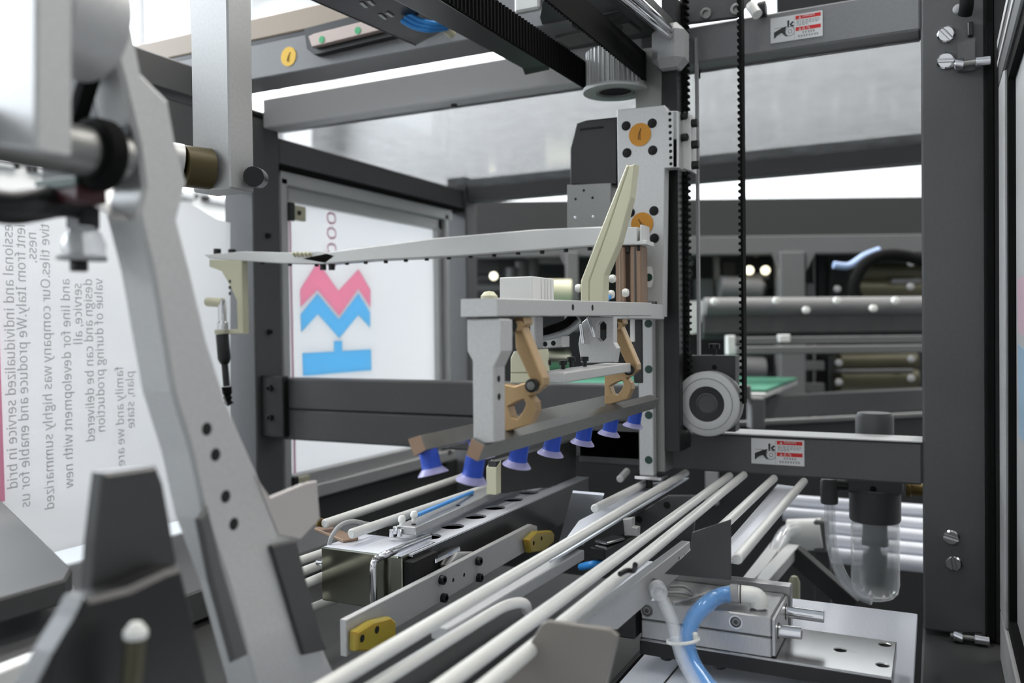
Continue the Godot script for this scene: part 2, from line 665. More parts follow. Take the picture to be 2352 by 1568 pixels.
func build_frame() -> void:
	# left front post with its black end cap, right front post, far corner post
	var t := thing("frame_post", "grey square frame post at the left, beside the white logo door", "post", Vector3(-1.2850, 0.0000, -1.3700))
	var st := begin()
	box(st, Vector3(-1.3250, 0.0000, -1.4100), Vector3(-1.2450, 1.7400, -1.3300), 0.003)
	put(st, "profile", M.frame_grey, t)
	st = begin()
	box(st, Vector3(-1.3270, 1.7400, -1.4120), Vector3(-1.2430, 1.7550, -1.3280), 0.004)
	put(st, "end_cap", M.black_paint, t)
	for y in [0.0, 0.2, -0.15]:
		screw(t, Vector3(-1.2430, 1.3 + y, -1.3700), Vector3.RIGHT, 0.006, 0.004)
	t = thing("frame_post", "wide dark grey frame post at the right with slotted screws", "post", Vector3(0.0230, 0.8600, -1.4000))
	st = begin()
	box(st, Vector3(-0.0180, 0.8600, -1.4400), Vector3(0.0630, 2.2000, -1.3600), 0.003)
	put(st, "profile", M.frame_grey, t)
	slotted(t, Vector3(0.0141, 1.7083, -1.3600), Vector3.BACK, 0.0115, 0.9)
	slotted(t, Vector3(0.0135, 1.6711, -1.3600), Vector3.BACK, 0.0115, 0.1)
	slotted(t, Vector3(0.0183, 0.9979, -1.3600), Vector3.BACK, 0.0105, 0.25)
	slotted(t, Vector3(0.0215, 0.9610, -1.3600), Vector3.BACK, 0.0105, 1.4)
	st = begin()
	box(st, Vector3(0.0630, 0.8600, -1.4300), Vector3(0.0720, 2.2000, -1.3500), 0.001)
	put(st, "edge_seal", M.rubber, t)
	member("frame_post", "slim grey frame post at the far corner behind the logo door", "post", Vector3(-1.3000, 0.0000, -2.2600), Vector3(-1.2350, 1.7500, -2.1950))
	member("frame_post", "grey frame post at the far right corner hidden behind the front post", "post", Vector3(0.0200, 0.0000, -2.2600), Vector3(0.0800, 1.7500, -2.2000))
	# horizontal members
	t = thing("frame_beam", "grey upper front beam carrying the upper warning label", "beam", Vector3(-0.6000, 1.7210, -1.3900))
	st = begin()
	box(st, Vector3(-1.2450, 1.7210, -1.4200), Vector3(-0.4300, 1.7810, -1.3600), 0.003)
	put(st, "left_profile", M.lit_beam_grey, t)  # same beam as the right half; light on its face is in the colour
	st = begin()
	box(st, Vector3(-0.4300, 1.7210, -1.4200), Vector3(-0.0180, 1.7810, -1.3600), 0.003)
	put(st, "right_profile", M.beam_grey, t)  # paler than the frame grey, standing in for light from above
	st = begin()
	rod(st, Vector3(-0.8052, 1.7159, -1.3900), Vector3(-0.8050, 1.7305, -1.3900), 0.006)
	rod(st, Vector3(-0.3470, 1.7046, -1.3900), Vector3(-0.3469, 1.7194, -1.3900), 0.005)
	put(st, "bolt", M.dark_steel, t)
	t = thing("frame_beam", "grey lower front beam carrying the lower warning label", "beam", Vector3(-0.2500, 1.0690, -1.3900))
	st = begin()
	box(st, Vector3(-0.5500, 1.0690, -1.4200), Vector3(-0.0180, 1.1300, -1.3600), 0.003)
	put(st, "profile", M.frame_grey, t)
	st = begin()
	box(st, Vector3(-0.3400, 1.1301, -1.4200), Vector3(-0.0180, 1.1325, -1.3580), 0.0005)
	put(st, "top_strip", M.anodized, t)
	t = thing("frame_beam", "tall grey double beam below the logo door, behind the suction bars", "beam", Vector3(-0.9000, 1.0780, -1.3900))
	for y in [-0.221, -0.158]:
		st = begin()
		box(st, Vector3(-1.2450, 1.3 + y, -1.4200), Vector3(-0.4000, 1.3 + y + 0.0615, -1.3600), 0.003)
		put(st, "profile", M.frame_grey, t)
	st = begin()
	box(st, Vector3(-1.2450, 1.0850, -1.3600), Vector3(-1.1850, 1.2100, -1.3420), 0.002)
	put(st, "corner_bracket", M.black_paint, t)
	screw(t, Vector3(-1.2200, 1.1850, -1.3420), Vector3.BACK, 0.007, 0.005)
	screw(t, Vector3(-1.2200, 1.1250, -1.3420), Vector3.BACK, 0.007, 0.005)
	member("frame_beam", "grey rear roof beam above the white strip of hall wall", "beam", Vector3(-1.2350, 1.6780, -2.2600), Vector3(0.0200, 1.7430, -2.2000))
	t = thing("frame_beam", "grey side roof beam above the logo door", "beam", Vector3(-1.2700, 1.6300, -1.8000))
	st = begin()
	box(st, Vector3(-1.3050, 1.6550, -2.2000), Vector3(-1.2450, 1.7110, -1.4100), 0.003)
	put(st, "profile", M.frame_grey, t)
	st = begin()
	box(st, Vector3(-1.2900, 1.6460, -2.2000), Vector3(-1.2420, 1.6550, -1.4100), 0.001)
	put(st, "door_seal", M.rubber, t)
	t = thing("frame_beam", "grey side roof beam running forward over the printed banner", "beam", Vector3(-1.2700, 1.7200, -0.8000))
	st = begin()
	box(st, Vector3(-1.3050, 1.7400, -1.3300), Vector3(-1.2450, 1.8000, -0.2000), 0.003)
	put(st, "profile", M.frame_grey, t)
	st = begin()
	box(st, Vector3(-1.3050, 1.6000, -1.3300), Vector3(-1.2550, 1.7300, -0.2000), 0.003)
	put(st, "side_cover", M.frame_grey, t)
	member("roof_pane", "large clear roof pane with painted reflection blotches between the grey roof beams", "pane", Vector3(-1.3000, 1.7165, -2.2000), Vector3(0.0500, 1.7205, -1.4000), M.roof_pane)


# ---------------------------------------------------------------- the printed side panels
func poly(pts: Array, ext: Vector3, called: String, m: Material, parent: Node = self, bev := 0.0, holes: Array = []) -> MeshInstance3D:
	var st := begin()
	prism(st, pts, ext, holes, bev)
	return put(st, called, m, parent)


func build_panels() -> void:
	var R := Vector3(1, 0, 0)
	# the far door with the logo
	var t := thing("side_door", "white machine side door with a pink and blue zigzag logo", "door", Vector3(-1.2700, 0.9400, -1.7800))
	# the logo is tinted film let into the white translucent sheet
	var pink := [Vector3(-1.2790, 1.3941, -1.5092), Vector3(-1.2790, 1.4618, -1.5725), Vector3(-1.2790, 1.3960, -1.6465), Vector3(-1.2790, 1.4526, -1.7268), Vector3(-1.2790, 1.4039, -1.7766), Vector3(-1.2790, 1.3588, -1.7755), Vector3(-1.2790, 1.4042, -1.7257), Vector3(-1.2790, 1.3368, -1.6485), Vector3(-1.2790, 1.3963, -1.5695), Vector3(-1.2790, 1.3550, -1.5098)]
	var blue := [Vector3(-1.2790, 1.3384, -1.5094), Vector3(-1.2790, 1.3873, -1.5693), Vector3(-1.2790, 1.3284, -1.6467), Vector3(-1.2790, 1.3934, -1.7255), Vector3(-1.2790, 1.3467, -1.7734), Vector3(-1.2790, 1.3082, -1.7725), Vector3(-1.2790, 1.3396, -1.7243), Vector3(-1.2790, 1.2836, -1.6473), Vector3(-1.2790, 1.3401, -1.5698), Vector3(-1.2790, 1.2993, -1.5115)]
	var foot := [Vector3(-1.2790, 1.2767, -1.6274), Vector3(-1.2790, 1.2762, -1.6589), Vector3(-1.2790, 1.2526, -1.6583), Vector3(-1.2790, 1.2532, -1.7750), Vector3(-1.2790, 1.2004, -1.7756), Vector3(-1.2790, 1.2001, -1.5152), Vector3(-1.2790, 1.2512, -1.5134), Vector3(-1.2790, 1.2519, -1.6268)]
	var e := Vector3(-0.006, 0, 0)
	var st := begin()
	prism(st, [Vector3(-1.2790, 0.9450, -1.4300), Vector3(-1.2790, 1.6350, -1.4300), Vector3(-1.2790, 1.6350, -2.1200), Vector3(-1.2790, 0.9450, -2.1200)], e, [pink, blue, foot])
	put(st, "sheet", M.sheet_white, t)
	poly(pink, e, "logo_pink_zigzag", M.film_pink, t)
	poly(blue, e, "logo_blue_zigzag", M.film_blue, t)
	poly(foot, e, "logo_base", M.film_blue, t)
	e = Vector3(0.0015, 0, 0)
	st = begin()
	box(st, Vector3(-1.2900, 1.6150, -2.1400), Vector3(-1.2500, 1.6450, -1.4200), 0.002)
	box(st, Vector3(-1.2850, 1.5850, -2.1400), Vector3(-1.2620, 1.6160, -1.4200), 0.002)
	put(st, "top_rail", M.anodized, t)
	st = begin()
	box(st, Vector3(-1.2900, 0.9250, -2.1400), Vector3(-1.2500, 0.9550, -1.4200), 0.002)
	box(st, Vector3(-1.2850, 0.9540, -2.1400), Vector3(-1.2620, 0.9850, -1.4200), 0.002)
	put(st, "bottom_rail", M.anodized, t)
	for z in [-1.42, -2.10]:
		st = begin()
		box(st, Vector3(-1.2900, 0.9400, z - 0.02), Vector3(-1.2500, 1.6300, z), 0.002)
		var zi: float = 0.0 if z < -2 else -0.036
		box(st, Vector3(-1.2850, 0.9400, z + zi), Vector3(-1.2620, 1.6300, z + zi + 0.02), 0.002)
		put(st, "stile", M.anodized, t)
	for y in [0.26, -0.335]:
		st = begin()
		box(st, Vector3(-1.2620, 1.3 + y - 0.016, -1.5000), Vector3(-1.2500, 1.3 + y + 0.016, -1.4600), 0.002)
		put(st, "hinge", M.cream, t)
		screw(t, Vector3(-1.2500, 1.3 + y, -1.4750), R, 0.005, 0.003)
		st = begin()
		box(st, Vector3(-1.2620, 1.3 + y - 0.02, -1.4580), Vector3(-1.2450, 1.3 + y + 0.02, -1.4400), 0.002)
		put(st, "hinge_knuckle", M.black_paint, t)
	poly([Vector3(-1.2790, 1.5465, -1.4750), Vector3(-1.2790, 1.5471, -1.4807), Vector3(-1.2790, 0.9814, -1.4855), Vector3(-1.2790, 0.9825, -1.4783)], e, "pink_line", M.print_pale_pink, t)
	letters("goods", 0.045, 0.002, Vector3(-1.2790, 1.6182, -1.6548), Vector3(0, -1, 0), Vector3(0, 0, 1), M.print_pale_pink, "pink_lettering", t, true)
	# the nearer banner with mirrored lettering
	t = thing("printed_banner", "white banner of mirrored grey lettering behind the blurred arm", "banner", Vector3(-1.2800, 0.8000, -0.9500))
	poly([Vector3(-1.2850, 1.5063, -0.7333), Vector3(-1.2850, 1.5484, -1.1922), Vector3(-1.2850, 1.5239, -1.2644), Vector3(-1.2850, 1.5217, -1.3005), Vector3(-1.2850, 0.9459, -1.2882), Vector3(-1.2850, 0.9479, -0.9115), Vector3(-1.2850, 0.9422, -0.7221)], Vector3(0.006, 0, 0), "sheet", M.banner_white, t)
	for a in [[Vector3(-1.2790, 1.4713, -0.8489), "essional and individualized service in brid"], [Vector3(-1.2790, 1.4734, -0.8688), "ient from Italy.We produce and enable for us"], [Vector3(-1.2790, 1.4629, -0.8876), "ness."],
			[Vector3(-1.2790, 1.4777, -0.9096), "tive tiles.Our company was highly summarized"], [Vector3(-1.2790, 1.3915, -0.9443), "and line for development with new"], [Vector3(-1.2790, 1.3852, -0.9660), "service, all"],
			[Vector3(-1.2790, 1.3935, -0.9860), "design and can be delivered"], [Vector3(-1.2790, 1.3945, -1.0064), "value of during production"], [Vector3(-1.2790, 1.2431, -1.0446), "family and we are"], [Vector3(-1.2790, 1.2344, -1.0664), "plan, state"]]:
		letters(a[1], 0.0158, 0.0006, a[0], Vector3(0, -1, 0), Vector3(0, 0, 1), M.print_grey, "lettering", t, true)
	poly([Vector3(-1.2790, 1.4105, -0.7963), Vector3(-1.2790, 1.4119, -0.8175), Vector3(-1.2790, 1.0459, -0.8224), Vector3(-1.2790, 1.0444, -0.7955)], e, "pink_border", M.print_pink, t)
	# sheet-metal rail under the banner
	member("side_skirt", "dark grey side skirt of the machine below the logo door", "panel", Vector3(-1.2900, 0.0000, -2.1900), Vector3(-1.2700, 0.9200, -1.4200), M.cabinet_grey)
	member("rear_skirt", "dark grey rear skirt of the machine behind the roller deck", "panel", Vector3(-1.2300, 0.0000, -2.2500), Vector3(0.0150, 1.0300, -2.2300), M.cabinet_grey)
	member("side_ledge", "grey ledge along the foot of the printed banner", "ledge", Vector3(-1.2620, 0.8850, -1.3300), Vector3(-0.9500, 0.9300, -0.2500))
	member("side_rail", "grey side rail under the printed banner", "rail", Vector3(-1.3100, 0.6800, -1.3300), Vector3(-1.2200, 0.8000, -0.3000))


# ---------------------------------------------------------------- the second machine, behind
func fb(parent: Node, called: String, m: Material, a: Vector3, b: Vector3, depth: float, bev := 0.003) -> MeshInstance3D:
	# a box whose front face has the corners a (top left) and b (bottom right), set square to the line between them
	var st := begin()
	var ux := Vector3(b.x - a.x, 0, b.z - a.z).normalized()
	var uz := ux.cross(Vector3.UP)
	var mid := (a + b) * 0.5 - uz * depth * 0.5
	block(st, Transform3D(Basis(ux, Vector3.UP, uz), mid), Vector3(Vector2(b.x - a.x, b.z - a.z).length(), absf(a.y - b.y), depth), bev)
	return put(st, called, m, parent)


func build_far_machine() -> void:
	var st := begin()
	var t := thing("machine_cabinet", "dark grey cabinet of the machine behind, under the white wall strip", "cabinet", Vector3(-0.9000, 0.0000, -3.7000))
	fb(t, "front_panel", M.cabinet_grey, Vector3(-1.6732, 1.8081, -2.9654), Vector3(0.1406, 1.6371, -3.8653), 0.6)
	for a in [Vector3(-2.0782, 0.8119, -3.3785), Vector3(0.1967, 0.7836, -4.5071)]:
		st = begin()
		box(st, Vector3(a.x - 0.05, 0.0, a.z - 0.05), Vector3(a.x + 0.05, 1.9, a.z + 0.05), 0.003)
		put(st, "leg", M.cabinet_grey, t)
	fb(t, "lower_rail", M.far_grey, Vector3(-1.6742, 1.6578, -2.9426), Vector3(0.1397, 1.5854, -3.8424), 0.08)
	fb(t, "back_panel", M.shadow_grey, Vector3(-1.9324, 1.6554, -3.3950), Vector3(0.2655, 0.7693, -4.4854), 0.05)
	for a in [[Vector3(-0.5471, 1.5922, -3.4794), Vector3(-0.4600, 0.7397, -3.5226)], [Vector3(-1.3004, 1.6016, -3.1057), Vector3(-1.2573, 1.2900, -3.1271)]]:
		fb(t, "upright", M.far_grey, a[0], a[1], 0.08)
	for a in [[Vector3(-0.5764, 1.5934, -3.4761), Vector3(-0.5487, 1.5931, -3.4898), Vector3(-0.5492, 1.5178, -3.4896)], [Vector3(-0.4566, 1.5920, -3.5355), Vector3(-0.4228, 1.5915, -3.5522), Vector3(-0.4570, 1.5166, -3.5353)], [Vector3(-1.3319, 1.6029, -3.1012), Vector3(-1.3043, 1.6025, -3.1149), Vector3(-1.3049, 1.5392, -3.1147)]]:
		poly(a, FAR * -0.02, "gusset", M.far_grey, t)
	for a in [[Vector3(-0.8355, 1.6162, -3.6042), Vector3(-0.8125, 1.3926, -3.6157)], [Vector3(-0.4615, 1.6116, -3.7898), Vector3(-0.4522, 0.9108, -3.7944)]]:
		fb(t, "guide_strip", M.dull_steel, a[0], a[1], 0.03)
	for a in [[Vector3(-0.4938, 1.6137, -3.7961), Vector3(-0.4712, 0.9089, -3.8073)], [Vector3(-0.4476, 1.6131, -3.8190), Vector3(-0.4067, 0.9081, -3.8393)], [Vector3(-0.7117, 1.5943, -3.6880), Vector3(-0.6261, 1.5472, -3.7305)], [Vector3(-0.6730, 1.4503, -3.7072), Vector3(-0.6270, 1.4055, -3.7300)], [Vector3(-0.6698, 1.1663, -3.7088), Vector3(-0.6206, 1.1048, -3.7332)]]:
		fb(t, "black_slider", M.black_paint, a[0], a[1], 0.04)
	st = begin()
	for a in [[Vector3(-0.9083, 1.5659, -3.4565), 0.022], [Vector3(-0.9135, 1.5197, -3.4540), 0.02], [Vector3(-0.8794, 1.5958, -3.4709), 0.015], [Vector3(-0.6593, 1.5949, -3.5801), 0.014]]:
		lathe(st, a[0], FAR, [[0.0, 0.0], [a[1], 0.0], [a[1] * 0.8, 0.03], [0.0, 0.035]], 12)
	put(st, "knobs", M.far_grey, t)
	for a in [[Vector3(-0.8895, 1.5008, -3.5217), Vector3(-0.8253, 1.4097, -3.5535), 0], [Vector3(-0.9317, 1.4765, -3.5565), Vector3(-0.9027, 1.4084, -3.5709), 1], [Vector3(-0.5979, 1.4589, -3.6105), Vector3(-0.5711, 1.4051, -3.6238), 1], [Vector3(-0.4010, 1.5706, -3.8198), Vector3(-0.3362, 1.4050, -3.8520), 2], [Vector3(-0.4749, 1.4751, -3.6715), Vector3(-0.4433, 1.4213, -3.6872), 0], [Vector3(-0.6143, 1.3878, -3.6024), Vector3(-0.5715, 1.3428, -3.6236), 1], [Vector3(-0.6082, 1.0846, -3.6054), Vector3(-0.5605, 1.0304, -3.6290), 2], [Vector3(-0.4767, 1.1543, -3.6706), Vector3(-0.4082, 1.1178, -3.7046), 0], [Vector3(-0.4772, 1.0651, -3.6704), Vector3(-0.4087, 1.0285, -3.7044), 0], [Vector3(-0.4031, 1.1674, -3.8188), Vector3(-0.3710, 1.0201, -3.8347), 2], [Vector3(-0.8030, 1.5756, -3.6204), Vector3(-0.7543, 1.5018, -3.6446), 2], [Vector3(-0.1566, 1.4863, -3.7736), Vector3(-0.0513, 1.4639, -3.8258), 0], [Vector3(-0.3687, 1.0191, -3.7242), Vector3(-0.0538, 1.0026, -3.8804), 0], [Vector3(-0.3472, 1.1232, -3.6791), Vector3(-0.0795, 1.1093, -3.8119), 0]]:
		fb(t, "fixture_block", [M.far_grey, M.black_paint, M.dark_grey][a[2]], a[0], a[1], 0.06)
	for q in [Vector3(-0.0890, 1.5450, -3.7513), Vector3(-0.0925, 1.4517, -3.7496), Vector3(-0.0905, 1.1643, -3.7506), Vector3(-0.0908, 1.0880, -3.7504), Vector3(-0.3483, 1.1519, -3.6227), Vector3(-0.3486, 1.0756, -3.6225), Vector3(-0.3530, 1.4446, -3.6204)]:
		st = begin()
		lathe(st, q, FAR, [[0.0, 0.0], [0.014, 0.0], [0.012, 0.014], [0.0, 0.018]], 12)
		put(st, "bolt_head", M.pale_grey, t)
	t = thing("pneumatic_cylinder", "short grey pneumatic cylinder behind the right belt strand", "cylinder", Vector3(-0.7074, 1.4493, -3.5004))
	st = begin()
	rod(st, Vector3(-0.7829, 1.4555, -3.4629), Vector3(-0.6366, 1.4502, -3.5355), 0.05)
	put(st, "barrel", M.far_grey, t)
	st = begin()
	rod(st, Vector3(-0.6366, 1.4502, -3.5355), Vector3(-0.6256, 1.4500, -3.5410), 0.042)
	put(st, "cap", M.dark_steel, t)
	t = thing("pneumatic_cylinder", "grey pneumatic cylinder beside the far upright, lower on the machine behind", "cylinder", Vector3(-0.7095, 1.1330, -3.4993))
	st = begin()
	rod(st, Vector3(-0.7252, 1.1314, -3.4915), Vector3(-0.6244, 1.1267, -3.5415), 0.05)
	put(st, "barrel", M.far_grey, t)
	t = thing("pneumatic_cylinder", "two stacked pairs of olive cylinders at the right of the machine behind", "cylinder", Vector3(-0.2246, 1.0798, -3.7957))
	for a in [[Vector3(-0.3601, 1.1493, -3.7285), Vector3(-0.0804, 1.1530, -3.8672), 0.042], [Vector3(-0.3604, 1.0779, -3.7283), Vector3(-0.0807, 1.0816, -3.8671), 0.05], [Vector3(-0.3027, 1.4409, -3.7569), Vector3(-0.0506, 1.4378, -3.8820), 0.05], [Vector3(-0.3041, 1.5098, -3.7786), Vector3(-0.0506, 1.5102, -3.9044), 0.045]]:
		st = begin()
		rod(st, a[0], a[1], a[2])
		put(st, "barrel", M.olive, t)
	for k in 2:
		var q: Vector3 = [Vector3(-0.6696, 1.5241, -3.4856), Vector3(-0.6119, 1.5234, -3.5143)][k]
		st = begin()
		lathe(st, q, FAR, [[0.0, 0.0], [0.017, 0.0], [0.018, 0.01], [0.013, 0.018], [0.0, 0.02]], 16)
		var o := put(st, "indicator_light", M.signal_glow)
		tag(o, ["round lit indicator nearest the right belt strand on the machine behind", "round lit indicator nearest the far upright on the machine behind"][k], "light", "")
	st = begin()
	lathe(st, Vector3(-1.5741, 1.5116, -3.0146), FAR, [[0.0, 0.0], [0.016, 0.0], [0.016, 0.01], [0.0, 0.016]], 18)
	tag(put(st, "indicator_light", M.signal_glow), "single lit round indicator left of the ribbed manifold block", "light")
	fb(t, "clamp_bar", M.far_grey, Vector3(-0.7027, 1.5147, -3.5139), Vector3(-0.6019, 1.4924, -3.5639), 0.05)
	# roller conveyor of the machine behind
	t = thing("roller_conveyor", "long pale roller conveyor crossing the machine behind", "conveyor", Vector3(-0.4000, 0.0000, -3.0000))
	st = begin()
	rod(st, Vector3(-0.7156, 1.3675, -2.9381), Vector3(0.1079, 1.3632, -3.3467), 0.034)
	put(st, "roller", M.far_grey, t)
	fb(t, "side_plate", M.dark_grey, Vector3(-0.7149, 1.3432, -2.9161), Vector3(0.1069, 1.2763, -3.3238), 0.05)
	fb(t, "under_plate", M.dark_grey, Vector3(-0.7202, 1.2864, -2.9358), Vector3(0.1075, 1.2581, -3.3465), 0.05)
	for a in [[Vector3(-0.6089, 1.2647, -2.9353), Vector3(0.1057, 1.2381, -3.2897)], [Vector3(-0.5986, 1.2334, -2.8845), Vector3(0.1037, 1.2072, -3.2330)]]:
		fb(t, "guide_bar", M.far_grey, a[0], a[1], 0.02)
	fb(t, "clamp", M.white_paint, Vector3(-0.4732, 1.2722, -2.9802), Vector3(-0.4392, 1.2453, -2.9971), 0.03)
	fb(t, "clamp", M.white_paint, Vector3(-0.6310, 1.2712, -2.9020), Vector3(-0.6051, 1.2048, -2.9148), 0.03)
	for q in [Vector3(-0.3967, 1.3537, -3.0405), Vector3(-0.1929, 1.3570, -3.1416), Vector3(-0.6742, 1.3866, -2.9028), Vector3(-0.4864, 1.3873, -2.9960), Vector3(-0.3026, 1.3850, -3.0872), Vector3(-0.1254, 1.3828, -3.1751)]:
		st = begin()
		lathe(st, q, FAR, [[0.0, 0.0], [0.012, 0.0], [0.012, 0.015], [0.0, 0.02]], 10)
		put(st, "bolt", M.white_plastic, t)
	poly([Vector3(-0.7935, 1.3895, -2.8995), Vector3(-0.7074, 1.3914, -2.9422), Vector3(-0.7240, 1.3240, -2.9340), Vector3(-0.7405, 1.2792, -2.9258), Vector3(-0.7917, 1.2723, -2.9004)], FAR * -0.04, "end_plate", M.white_paint, t)
	t = thing("cable_loop", "thick black cable loop at the right of the machine behind", "cable", Vector3(-0.1744, 1.4732, -3.4857))
	st = begin()
	tube(st, curve([Vector3(-0.0138, 1.5265, -3.5654), Vector3(-0.1012, 1.5568, -3.5220), Vector3(-0.1741, 1.5610, -3.4859), Vector3(-0.2325, 1.5324, -3.4569), Vector3(-0.2678, 1.4743, -3.4394), Vector3(-0.2710, 1.4223, -3.4378), Vector3(-0.2406, 1.3731, -3.4529)]), 0.022, 10)
	put(st, "sheath", M.rubber, t)
	t = thing("air_hose", "pale blue air hose curling beside the black cable loop", "hose", Vector3(-0.2806, 1.5267, -3.4888))
	st = begin()
	tube(st, curve([Vector3(-0.3473, 1.5309, -3.4558), Vector3(-0.2955, 1.5269, -3.4815), Vector3(-0.2434, 1.5626, -3.5073), Vector3(-0.1915, 1.5851, -3.5330)]), 0.014, 10)
	put(st, "hose", M.pale_blue, t)
	# lower rail, pillars and deck of the machine behind
	t = thing("lower_machine", "grey lower rails and feet of the machine behind", "machine", Vector3(-0.4000, 0.0000, -2.8000))
	st = begin()
	bar(st, Vector3(-0.5832, 1.0300, -2.8716), Vector3(0.1611, 1.0300, -3.6795), 0.06, 0.075)
	put(st, "lower_beam", M.frame_grey, t)
	st = begin()
	bar(st, Vector3(-0.5209, 1.0250, -2.4433), Vector3(0.1344, 1.0250, -3.0730), 0.03, 0.012)
	put(st, "edge_strip", M.far_grey, t)
	st = begin()
	bar(st, (Vector3(-0.5209, 1.0250, -2.4433)) + Vector3(0, -0.12, -0.005), (Vector3(0.1344, 1.0250, -3.0730)) + Vector3(0, -0.12, -0.005), 0.02, 0.22)
	put(st, "dark_skirt", M.shadow_grey, t)
	fb(t, "pillar", M.far_grey, Vector3(-0.4559, 1.1032, -2.3972), Vector3(-0.4221, 1.0163, -2.4140), 0.05)
	fb(t, "pillar", M.far_grey, Vector3(-0.4943, 1.1384, -2.3781), Vector3(-0.4559, 1.1020, -2.3972), 0.05)
	fb(t, "pillar", M.anodized, Vector3(-0.5296, 0.9303, -2.1932), Vector3(-0.5031, 0.8399, -2.2063), 0.03)
	fb(t, "backdrop_panel", M.dark_grey, Vector3(-1.9717, 0.9516, -3.2080), Vector3(-0.8126, 0.0532, -3.7831), 0.03)
	t = thing("belt_conveyor", "green belt conveyor seen through the gripper linkages", "conveyor", Vector3(-0.9000, 0.0000, -2.8000))
	st = begin()
	box(st, Vector3(-1.3500, 1.1000, -3.3000), Vector3(-0.4600, 1.1100, -2.6600), 0.002)
	put(st, "belt", M.green_belt, t)
	st = begin()
	box(st, Vector3(-1.3500, 1.0850, -3.3000), Vector3(-0.4600, 1.0990, -2.6400), 0.002)
	put(st, "edge_rail", M.anodized, t)
	st = begin()
	box(st, Vector3(-1.3000, 0.0000, -3.2000), Vector3(-0.5500, 1.0850, -2.8500), 0.002)
	put(st, "stand", M.dark_grey, t)
	# dark works at the left, behind the duct
	t = thing("drive_unit", "dark drive unit with grey ribs behind the white duct", "machine", Vector3(-1.5482, 1.3995, -3.1391))
	for a in [[Vector3(-1.7378, 1.5798, -3.0450), Vector3(-1.5948, 1.5282, -3.1160), "dark"], [Vector3(-1.7484, 1.5206, -3.0621), Vector3(-1.6362, 1.5049, -3.1177), "grey"], [Vector3(-1.7389, 1.4820, -3.0445), Vector3(-1.5157, 1.4560, -3.1552), "grey"], [Vector3(-1.7393, 1.4375, -3.0442), Vector3(-1.3884, 1.4153, -3.2184), "dark"], [Vector3(-1.7405, 1.3306, -3.0437), Vector3(-1.5494, 1.2747, -3.1385), "grey"], [Vector3(-1.7416, 1.2236, -3.0431), Vector3(-1.6627, 1.1334, -3.0823), "dark"]]:
		fb(t, "rib", M.frame_grey if a[2] == "grey" else M.black_paint, a[0], a[1], 0.08)
	st = begin()
	for q in [Vector3(-1.5145, 1.5770, -3.1558), Vector3(-1.4744, 1.5943, -3.1757), Vector3(-1.5498, 1.5508, -3.1383)]:
		rod(st, q, q + Vector3(0, -0.16, 0), 0.03, 12)
	put(st, "motor_can", M.dark_grey, t)
	fb(t, "bracket", M.far_grey, Vector3(-1.4581, 1.5926, -3.1615), Vector3(-1.3473, 1.5664, -3.2164), 0.05)
	st = begin()
	rod(st, Vector3(-1.3418, 1.4460, -3.0182), Vector3(-1.2605, 1.4450, -3.0585), 0.045)
	put(st, "pale_drum", M.cream, t)
	st = begin()
	rod(st, Vector3(-1.3564, 1.1739, -3.0109), Vector3(-1.2660, 1.1762, -3.0558), 0.045)
	put(st, "steel_drum", M.mirror_steel, t)
	# steel rollers and the clear elbow seen under the lower beam
	for k in 5:
		var y: float = [1153.0, 1183.0, 1217.0, 1247.0, 1276.0][k]
		st = begin()
		var a: Vector3 = [Vector3(-0.3260, 0.8849, -2.1000), Vector3(-0.3184, 0.8644, -2.0500), Vector3(-0.2178, 0.8501, -2.0000), Vector3(-0.2125, 0.8330, -1.9500), Vector3(-0.2072, 0.8174, -1.9000)][k]
		rod(st, a, Vector3(0.35, a.y, a.z), 0.016)
		tag(put(st, "steel_roller", M.table_steel), ["uppermost steel roller beyond the clear filter bowl", "second steel roller from the top beyond the filter bowl", "middle steel roller beyond the clear filter bowl", "second lowest steel roller beyond the filter bowl", "lowest steel roller beyond the clear filter bowl"][k], "roller", "steel rollers beyond the filter bowl")
	t = thing("clear_coupling", "cloudy clear hose coupling left of the filter bowl", "coupling", Vector3(-0.2165, 0.8931, -1.7000))
	st = begin()
	rod(st, Vector3(-0.2546, 0.8993, -1.7000), Vector3(-0.1929, 0.9070, -1.7000), 0.03)
	put(st, "barrel", M.white_plastic, t)
	st = begin()
	tube(st, curve([Vector3(-0.2358, 0.9163, -1.6800), Vector3(-0.2518, 0.9134, -1.6600), Vector3(-0.2582, 0.9030, -1.6200), Vector3(-0.2638, 0.8812, -1.5600), Vector3(-0.2735, 0.8612, -1.5000)]), 0.014, 12, 0.01)
	put(st, "hose", M.clear_plastic, t)
	st = begin()
	bar(st, Vector3(-0.2323, 0.8921, -1.6000), Vector3(-0.1317, 0.8093, -1.6000), 0.03, 0.03)
	put(st, "brace", M.shadow_grey, t)
	fb(t, "end_block", M.far_grey, Vector3(-0.2075, 0.9353, -1.6800), Vector3(-0.1832, 0.8765, -1.6800), 0.04)
	st = begin()
	var hold := Vector3(-0.1978, 0.8768, -1.7000)
	box(st, Vector3(hold.x - 0.015, 0.0, hold.z - 0.05), Vector3(hold.x + 0.015, hold.y, hold.z - 0.03), 0.002)
	put(st, "stand", M.dark_grey, t)
	t = thing("guide_rail", "blue-grey double guide rail running back left of the filter", "rail", Vector3(-0.2633, 0.8800, -1.5048))
	for a in [[Vector3(-0.2670, 0.8900, -1.3785), Vector3(-0.2648, 0.8900, -1.6922)], [Vector3(-0.2495, 0.8900, -1.3788), Vector3(-0.2362, 0.8900, -1.6270)]]:
		st = begin()
		bar(st, a[0], a[1], 0.022, 0.02)
		put(st, "rail", M.anodized, t)
	t = thing("guide_post", "short cream post with a rounded top beyond the air cylinder", "post", Vector3(-0.2089, 0.8540, -1.4500))
	st = begin()
